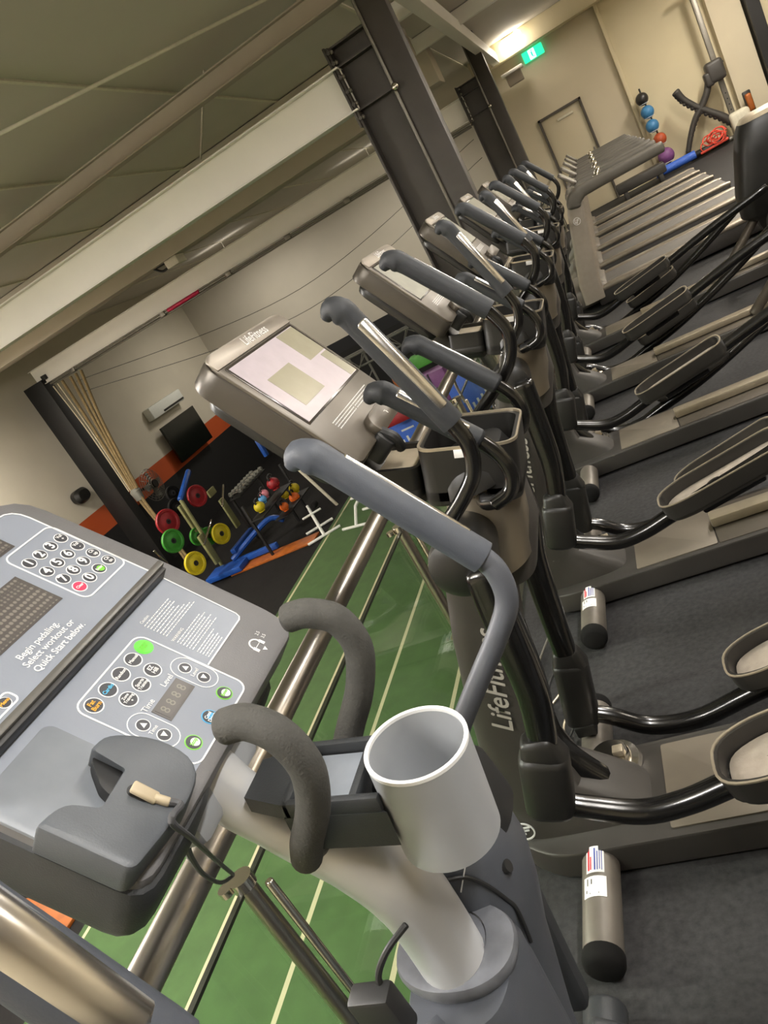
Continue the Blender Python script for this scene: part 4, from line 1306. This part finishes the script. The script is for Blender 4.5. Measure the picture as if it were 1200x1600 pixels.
# cable crossover / rope machine with curved toothed arms
t = thing('training_machine', 'dark training machine with crossing curved toothed arms and a tall grey post', 'gym machine', (2.43, 16.4, 0))
b = MB(); b.box((2.43, 16.5, 1.35), (.09, .09, 2.5), 'pipe', .01); b.box((2.36, 16.5, 2.62), (.36, .07, .06), 'pipe', .01)
for z in (.4, .5, .6, .7, .8): b.disc((0, 0), .012, -.05, .0, 'ink_black', 8, frame((2.43, 16.45, z), (1, 0, 0), (0, 0, 1), (0, -1, 0)))
b.build('post', t)
b = MB(); b.box((2.38, 16.42, 1.22), (.30, .26, .36), 'm2_side', .06, 3, M4=None); b.box((2.24, 16.40, 1.14), (.14, .2, .24), 'm2_side', .04, 3); b.box((2.5, 16.4, 1.3), (.10, .04, .04), 'm2_side', .01); b.build('head', t)
def toothed(pts, r, nm='curved_arm'):
    b = MB(); P = [Vector(p) for p in pts]; b.tube(P, r, 'm2_side', n=12, sub=6)
    for i in range(len(P) - 1):
        for k in range(3):
            q = P[i].lerp(P[i + 1], (k + .5) / 3); b.sphere(q + Vector((-.02, 0, -.045)), .045, 'm2_side', 10)
    b.build(nm, t)
toothed([(1.69, 16.4, 1.23), (1.76, 16.4, 1.06), (1.90, 16.4, .86), (2.08, 16.4, .66), (2.26, 16.4, .46), (2.40, 16.4, .26)], [.075, .06, .055, .06, .07, .07])
toothed([(2.24, 16.4, 1.16), (2.16, 16.4, .98), (2.02, 16.4, .82), (1.84, 16.4, .66), (1.68, 16.4, .44), (1.55, 16.4, .2)], [.06, .06, .06, .055, .05, .045])
b = MB(); b.tube([(1.55, 16.4, .05), (2.45, 16.4, .05)], .04, 'pipe', smooth=False); b.box((2.5, 16.35, .24), (.34, .3, .40), 'joint', .06, 3); b.build('base', t)
b = MB(); b.box((2.74, 16.45, .46), (.10, .12, .30), 'ply_orange', .03, 3); b.box((2.74, 16.52, .33), (.14, .05, .66), 'm2_dark', .02)
tag(b.build('wooden_block'), 'orange brown block on a dark board standing behind the grey post by the wall', 'block')
b = MB(); b.loft([(-.45, (16.25, .115), .075, .075), (.28, (16.25, .115), .075, .075)], 'mat_blue', n=20, e=2.2, axis='x', M4=Matrix.Translation((1.35, 0, 0)))
b.tube([(1.62, 16.25, .1), (2.2, 16.25, .1)], .06, 'm2_dark', smooth=False)
tag(rebase(b.build('foam_roller'), (1.3, 16.25, .04)), 'long blue foam tube lying on the floor at the foot of the wall', 'foam tube')
b = MB()
rn = random.Random(11)
for k in range(9):
    a = rn.random() * 6.28; c = Vector((1.98 + rn.uniform(-.12, .12), 16.2 + rn.uniform(-.05, .05), .22 + rn.uniform(-.08, .12)))
    b.tube([c + Vector((.13 * math.cos(a + q), .03 * math.sin(q * 2), .09 * math.sin(a + q))) for q in (0, 1, 2, 3, 4, 5, 6)], .011, 'net_red', n=6)
b.tube([(1.72, 16.2, .08), (2.2, 16.2, .10)], .025, 'net_red', n=8)
tag(rebase(b.build('net_bag'), (1.98, 16.2, .05)), 'red net bag slumped on the blue foam tube', 'bag')
b = MB(); b.box((.62, 15.9, .22), (.9, .34, .18), 'm2_side', .03); b.box((.3, 15.9, .07), (.08, .3, .14), 'm2_side', .01); b.box((.95, 15.9, .07), (.08, .3, .14), 'm2_side', .01)
tag(rebase(b.build('low_bench'), (.62, 15.9, 0)), 'low black bench on the floor beyond the farthest treadmill', 'bench')

# ================================================================== LOWER HALL
def wy(x, y, z): return (x, y, z)
t = thing('wall_tv', 'black flat television on the hall wall over the orange stripe', 'television', (-12.5, 18.1, -.3))
b = MB(); b.box((-12.38, 18.15, -.30), (.07, 1.92, 1.08), 'tv', .012); b.build('panel', t)
b = MB(); b.box((-12.5, 18.15, -.30), (.2, .3, .3), 'm2_dark', .01); b.build('bracket', t)
t = thing('air_conditioner', 'white wall air conditioner above the television', 'air conditioner', (-12.45, 18.1, .7))
b = MB(); b.box((-12.47, 18.1, .68), (.24, 1.75, .34), 'white_paint', .03); b.build('body', t)
b = MB(); b.box((-12.345, 18.35, .57), (.02, 1.15, .05), 'm2_dark', .005); b.build('louvre', t)
b = MB(); b.loft([(-12.58, (13.42, .07), .22, .15), (-12.44, (13.42, .06), .25, .17), (-12.36, (13.42, .05), .18, .12)], 'm2_dark', n=24, axis='x')
tag(b.build('oval_speaker'), 'dark oval speaker on the pale wall left of the black column', 'speaker')
t = thing('wall_fan', 'round wire wall fan where the ropes meet the orange stripe', 'fan', (-12.3, 15.25, -.75))
b = MB(frame((-12.15, 15.3, -.72), (0, 1, 0), (0, 0, 1), (1, 0, 0)))
for r in (.42, .36, .30, .24, .18, .12):
    b.lathe([(r, .0 + .12 * (1 - r / .42)), (r + .012, .006 + .12 * (1 - r / .42)), (r, .012 + .12 * (1 - r / .42)), (r - .005, .006 + .12 * (1 - r / .42))], 'pipe', 26)
for k in range(18):
    a = 2 * PI * k / 18; b.tube([(.08 * math.cos(a), .08 * math.sin(a), .10), (.42 * math.cos(a), .42 * math.sin(a), .0)], .006, 'pipe', n=5, smooth=False)
b.build('cage', t)
b = MB(frame((-12.15, 15.3, -.72), (0, 1, 0), (0, 0, 1), (1, 0, 0))); b.disc((0, 0), .1, -.1, .13, 'm2_dark', 20)
for k in range(4):
    a = PI / 2 * k; b.box((.2, 0, .03), (.26, .16, .01), 'net_grey', M4=Matrix.Rotation(a, 4, 'Z') @ Matrix.Rotation(.3, 4, 'X'))
b.build('blades', t)
b = MB(); b.tube([(-12.55, 15.3, -.72), (-12.2, 15.3, -.72)], .04, 'm2_dark', smooth=False); b.build('wall_arm', t)
# climbing ropes
rt = [(-11.50, 2.36), (-11.36, 2.36), (-11.22, 2.36), (-10.98, 2.34), (-10.82, 2.34), (-10.66, 2.34)]
for k, (x, z) in enumerate(rt):
    tan = k >= 2
    b = MB()
    P = [(x, 13.62, z), (x * .55 - 11.2 * .45, 13.55, 1.2), (-11.22 + .05 * (k - 2.5), 13.5, -.35)]
    if k in (2, 4): P += [(-11.05 + .03 * k, 13.3, -1.5), (-10.85 + .05 * k, 13.05, -2.56)]
    b.tube(P, .034 if tan else .016, 'rope' if tan else 'rope_pale', n=9, sub=12)
    tag(rebase(b.build('climbing_rope'), (x, 13.6, -.3)), ('thick tan climbing rope' if tan else 'thin pale climbing rope') + ' hanging from the far roof beam beside the black column', 'rope', 'climbing ropes tied together')
b = MB(); b.loft([(-.62, (-11.2, 13.5), .10, .08), (-.40, (-11.2, 13.5), .13, .1), (-.34, (-11.2, 13.5), .08, .07)], 'net_grey', n=16)
tag(b.build('rope_tie'), 'grey band tying the climbing ropes into a bundle', 'band')

def P10(u, f):
    """scale a point of the x=-10 plane towards or away from the hall wall"""
    return (-10 * f, u[0] * f, 1.6 - (1.6 - u[1]) * f)
plates = [((12.31, -2.13), .95, .24, 'yellow_rubber', 'yellow weight plate low on the storage rack at its left end'), ((13.62, -2.13), .95, .23, 'yellow_rubber', 'yellow weight plate to the right of the other yellow one, with a dark slit'),
          ((12.34, -1.09), .96, .26, 'red_rubber', 'dark red weight plate on the left side of the storage rack'), ((13.66, -1.13), .96, .24, 'red_rubber', 'dark red weight plate higher on the storage rack, next to the blue post'),
          ((12.13, -1.45), .95, .24, 'green_rubber', 'green weight plate below the dark red one at the left'), ((13.2, -1.95), .97, .20, 'green_rubber', 'green weight plate in the middle of the storage rack'),
          ((12.9, -1.78), .97, .20, 'green_rubber', 'small green weight plate beside the pale bar'), ((12.85, -1.0), .98, .20, 'black_rubber', 'black weight plate at the top of the storage rack'), ((13.0, -.72), .98, .16, 'black_rubber', 'small black weight plate at the rack top by the orange stripe')]
for u, f, r, mm, lb in plates:
    c = P10(u, f)
    t = thing('weight_plate', lb, 'weight plate', c, 'weight plates on the storage rack')
    F = frame(c, (.35, .94, 0), (0, 0, 1), (.94, -.35, 0))
    b = MB(F); b.lathe([(.05, .035), (r * .45, .03), (r * .55, .015), (r * .75, .015), (r * .8, .035), (r * .97, .035), (r, .02), (r, -.02), (r * .97, -.035), (.05, -.035)], mm, 32); b.build('disc', t)
    b = MB(F); b.lathe([(.022, .038), (.055, .038), (.055, -.038), (.022, -.038)], 'ink_black', 20); b.build('hub_ring', t)
t = thing('storage_rack', 'blue framed storage rack on the black floor beside the hall wall', 'rack', (-9.5, 12.6, LOW))
b = MB()
b.tube([P10((13.1, -.93), .95), P10((13.9, -.60), .95)], .06, 'blue_paint', smooth=False, n=8)
b.tube([P10((13.1, -.95), .95), (-9.6, 12.5, LOW + .1)], .04, 'olive', smooth=False, n=8)
b.build('upright', t)
b = MB(); b.box((-9.3, 12.2, LOW + .10), (.9, .5, .12), 'blue_paint', .02); b.box((-8.6, 12.4, LOW + .12), (1.0, .12, .12), 'blue_paint', .02); b.tube([(-9.2, 12.4, LOW + .2), (-8.4, 13.0, LOW + .5), (-8.1, 13.1, LOW + .35)], .06, 'blue_paint', n=8); b.box((-9.1, 12.9, LOW + .35), (.12, 1.0, .1), 'blue_paint', .02); b.build('base', t)
b = MB(); b.box(P10((12.95, -1.4), .97), (.06, .12, .75), 'olive', .01); b.build('peg_board', t)
b = MB(); b.box(P10((14.2, -1.3), .97), (.05, .30, .16), 'olive', .01); b.build('peg_board', t)
b = MB(); b.box(P10((14.35, -1.95), .97), (.05, .2, .75), 'olive', .01); b.build('peg_board', t)
b = MB(); b.box(P10((12.95, -2.15), .95), (.06, .16, .7), 'olive', .01); b.build('peg_board', t)
bars = [((14.25, -1.72), (14.75, -1.38), 'silver barbell sleeve sticking out at the top of the rack'), ((12.9, -2.0), (13.6, -1.75), 'silver barbell across the middle of the rack'), ((11.5, -1.32), (11.6, -1.72), 'short silver bar at the left of the ropes')]
for a, c, lb in bars:
    b = MB(); b.tube([P10(a, .93), P10(c, .93)], .022, 'chrome', smooth=False, n=10); tag(rebase(b.build('barbell'), P10(a, .93)), lb, 'barbell')
# kettlebells and small balls on shelves
kbs = [((15.55, -2.42), .115, 'yellow_rubber', 'yellow kettlebell at the left end of the coloured row'), ((15.85, -2.36), .09, 'skyblue_rubber', 'light blue kettlebell beside the yellow one'), ((16.05, -2.3), .1, 'pink_rubber', 'pink kettlebell between the blue and the red one'),
       ((16.7, -2.3), .14, 'red_rubber', 'large red kettlebell in the coloured row'), ((16.55, -2.95), .10, 'orange_rubber', 'orange kettlebell on the lower shelf, left'), ((16.9, -2.75), .09, 'yellow_rubber', 'small yellow kettlebell on the lower shelf'),
       ((17.25, -3.02), .12, 'orange_rubber', 'orange kettlebell at the right of the lower shelf'), ((17.5, -2.85), .12, 'yellow_rubber', 'yellow kettlebell at the right end of the lower shelf')]
for u, r, mm, lb in kbs:
    c = P10(u, .80)
    t = thing('kettlebell', lb, 'kettlebell', (c[0], c[1], c[2] - r), 'coloured kettlebells on the shelves')
    b = MB(); b.sphere(c, r, mm, 18, (1, 1, .92)); b.disc((c[0], c[1]), r * .6, c[2] - r * .95, c[2] - r * .8, mm, 16); b.build('bell', t)
    b = MB(); b.tube([(c[0], c[1] - r * .55, c[2] + r * .7), (c[0], c[1] - r * .5, c[2] + r * 1.35), (c[0], c[1] + r * .5, c[2] + r * 1.35), (c[0], c[1] + r * .55, c[2] + r * .7)], r * .17, 'ink_black', n=8); b.build('handle', t)
t = thing('kettlebell_shelf', 'dark two tier shelf holding the coloured kettlebells, with a blue post', 'shelf', (-8, 13.2, LOW))
b = MB()
for (z, y0, y1, dx) in ((-1.76, 12.1, 13.75, 0), (-2.16, 12.9, 14.3, 0)):
    b.box((-8 + dx, (y0 + y1) / 2, z), (.34, y1 - y0, .03), 'steel_black', .005)
b.build('shelves', t)
b = MB()
for y in (12.15, 13.7, 14.25): b.box((-8.15, y, (LOW - 1.0) / 2 - .4), (.05, .05, 1.6 - .0), 'steel_black', .005)
b.build('uprights', t)
b = MB(); b.box((-8.15, 14.0, -.86), (.08, .12, .40), 'blue_paint', .01); b.build('post', t)
t = thing('dumbbell_rack', 'dark dumbbell rack barely visible on the black wall', 'rack', (-9.2, 14.6, LOW))
b = MB(); b.box((-9.2, 14.4, -1.55), (.3, 1.5, .04), 'steel_black', .01); b.box((-9.3, 13.7, -2.05), (.05, .05, 1.1), 'steel_black'); b.box((-9.3, 15.1, -2.05), (.05, .05, 1.1), 'steel_black'); b.build('frame', t)
db = thing('dumbbell', 'grey dumbbell in the dim row on the dark rack', 'dumbbell', (-9.2, 13.8, -1.46), 'dumbbells on the dark rack')
b = MB(); b.tube([(-9.32, 13.8, -1.46), (-9.08, 13.8, -1.46)], .018, 'pipe', smooth=False, n=8); b.build('bar', db)
for dx in (-.13, .13):
    b = MB(); b.tube([(-9.2 + dx - .03, 13.8, -1.46), (-9.2 + dx + .03, 13.8, -1.46)], .055, 'net_grey', smooth=False, n=6); b.build('head', db)
for k in range(1, 8): dup(db, (0, .17 * k, 0), 'grey dumbbell in the dim row on the dark rack', 'dumbbells on the dark rack')
# lifting platforms
for k, (y, lb) in enumerate(((12.2, 'orange plywood lifting platform strip in front of the storage rack'), (8.25, 'orange plywood lifting platform strip, its corner showing past the grey console'), (4.2, 'orange plywood lifting platform strip, nearest one below the grey console'), (2.6, 'orange plywood platform strip glimpsed under the chrome handle at the bottom left'))):
    b = MB(); b.box((-8.15, y, LOW + .02), (2.05, .55 if k else .42, .04), 'ply_orange', .005); tag(rebase(b.build('lifting_platform'), (-8.15, y, LOW)), lb, 'platform')
# dark machine on the black floor under the console
b = MB(); b.sphere((-7.9, 2.55, -1.75), .14, 'red_rubber', 16); tag(rebase(b.build('red_ball'), (-7.9, 2.55, -1.9)), 'dark red ball at the left edge under the console', 'ball')
b = MB(); b.box((-7.9, 2.55, -2.25), (.4, .5, .7), 'steel_black', .03); tag(rebase(b.build('plyo_box'), (-7.9, 2.55, LOW)), 'black box under the red ball at the left edge', 'box')
# white hurdles / bench frames on the turf
for k, (x, y, a, lb) in enumerate(((-7.0, 12.3, .5, 'white metal bench frame lying at the left edge of the turf'), (-6.0, 12.1, -.3, 'white metal bench frame with upright leg on the turf next to the railing'))):
    t = thing('bench_frame', lb, 'bench frame', (x, y, LOW + .012))
    ca, sa = math.cos(a), math.sin(a)
    def Q(px, py, pz): return (x + px * ca - py * sa, y + px * sa + py * ca, LOW + .03 + pz)
    b = MB(); b.tube([Q(-.35, -.25, .01), Q(.35, -.25, .01)], .028, 'white_paint', smooth=False, n=8); b.tube([Q(-.3, .45, .01), Q(.3, .45, .01)], .028, 'white_paint', smooth=False, n=8); b.build('feet', t)
    b = MB(); b.tube([Q(0, -.25, .02), Q(0, .0, .30), Q(.0, .45, .42)], .032, 'white_paint', smooth=False, n=8); b.tube([Q(0, .45, .02), Q(0, .45, .5)], .028, 'white_paint', smooth=False, n=8); b.build('spine', t)
    b = MB(); b.tube([Q(-.2, .2, .38), Q(.2, .2, .38)], .022, 'white_paint', smooth=False, n=8); b.tube([Q(.1, .4, .45), Q(.16, .5, .45)], .07, 'black_rubber', n=12); b.build('roller', t)
b = MB(); b.tube([(-7.15, 13.7, LOW), (-7.55, 13.7, -1.4)], .035, 'joint', smooth=False, n=8); tag(rebase(b.build('leaning_pole'), (-7.15, 13.7, LOW)), 'pale pole standing at the corner of the turf below the blue-grey handle', 'pole')
# rig and coloured gear at the far end of the hall
t = thing('truss_rig', 'grey lattice truss rig against the dark end wall of the lower hall', 'truss', (-6, 17, LOW))
b = MB()
for (dy, dz) in ((0, 0), (.35, 0), (.17, -.32)):
    b.tube([(-8.0, 17 + dy, -.38 + dz), (-2.0, 17 + dy, -.36 + dz)], .025, 'net_grey', smooth=False, n=7)
b.build('chords', t)
b = MB()
x = -8.0
k = 0
while x < -2.2:
    b.tube([(x, 17, -.38), (x + .3, 17.17, -.70), (x + .6, 17, -.38)], .014, 'net_grey', smooth=False, n=6)
    b.tube([(x, 17.35, -.38), (x + .3, 17.17, -.70), (x + .6, 17.35, -.38)], .014, 'net_grey', smooth=False, n=6)
    x += .6
b.build('lacing', t)
for x in (-6.6, -4.3, -2.3):
    b = MB(); b.tube([(x, 17, LOW), (x, 17, -.4)], .04, 'net_grey', smooth=False, n=8); b.tube([(x + .3, 17.3, LOW), (x + .3, 17.3, -.4)], .03, 'net_grey', smooth=False, n=8)
    for z in (-2.2, -1.7, -1.2, -.8): b.tube([(x, 17, z), (x + .3, 17.3, z + .3)], .014, 'net_grey', smooth=False, n=6)
    b.build('leg', t)
gear = [((-5.55, 14.9, -2.10), (.95, .12, .95), 'mat_blue', 'dark blue mat with pale marks standing at the end of the turf', 'mat'), ((-5.3, 14.5, -1.62), (.62, .3, .2), 'red_rubber', 'red bag lying on top of the blue mat', 'bag'),
        ((-4.75, 16.2, -1.72), (.75, .5, .75), 'purple_rubber', 'purple stacked cube under the truss', 'cube'), ((-3.75, 15.6, -2.05), (1.3, .14, .95), 'mat_blue', 'blue panel with white lines beside the purple cube', 'mat'),
        ((-4.0, 15.0, -2.45), (.7, .2, .3), 'red_rubber', 'red wedge at the foot of the blue panel', 'wedge'), ((-5.2, 16.0, -2.2), (.6, .4, .5), 'mat_green', 'green box behind the handrail near the purple cube', 'box'),
        ((-5.9, 14.5, -2.50), (.5, .3, .2), 'mat_green', 'bright green pad at the foot of the blue mat', 'pad'), ((-5.6, 16.9, -.95), (.5, .1, .45), 'mat_blue', 'blue flag hanging inside the truss', 'flag'),
        ((-4.9, 16.6, -1.1), (.5, .3, .3), 'mat_green', 'green pad on top of the purple cube stack', 'pad'), ((-5.5, 16.5, -1.35), (.35, .3, .4), 'ply_orange', 'brown box beside the purple cube', 'box')]
for c, d, mm, lb, ct in gear:
    b = MB(); b.box(c, d, mm, .03)
    if mm == 'mat_blue' and d[0] > .9:
        for i in range(4): b.box((c[0] - .25 + .12 * i, c[1] - d[1] / 2 - .002, c[2] - .25 + .05 * i), (.05, .004, .12), 'white_paint')
        b.box((c[0] + .2, c[1] - d[1] / 2 - .002, c[2] + .1), (.3, .004, .04), 'white_paint', M4=None)
    if mm == 'purple_rubber':
        b.box((c[0], c[1] - d[1] / 2, c[2]), (.03, .02, d[2]), 'ink_black'); b.box((c[0], c[1] - d[1] / 2, c[2]), (d[0], .02, .03), 'ink_black')
    nm = {'mat': 'gym_mat', 'bag': 'gym_bag', 'cube': 'stacked_cube', 'wedge': 'foam_wedge', 'box': 'jump_box', 'pad': 'foam_pad', 'flag': 'hanging_flag'}[ct]
    tag(rebase(b.build(nm), (c[0], c[1], c[2] - d[2] / 2)), lb, ct)
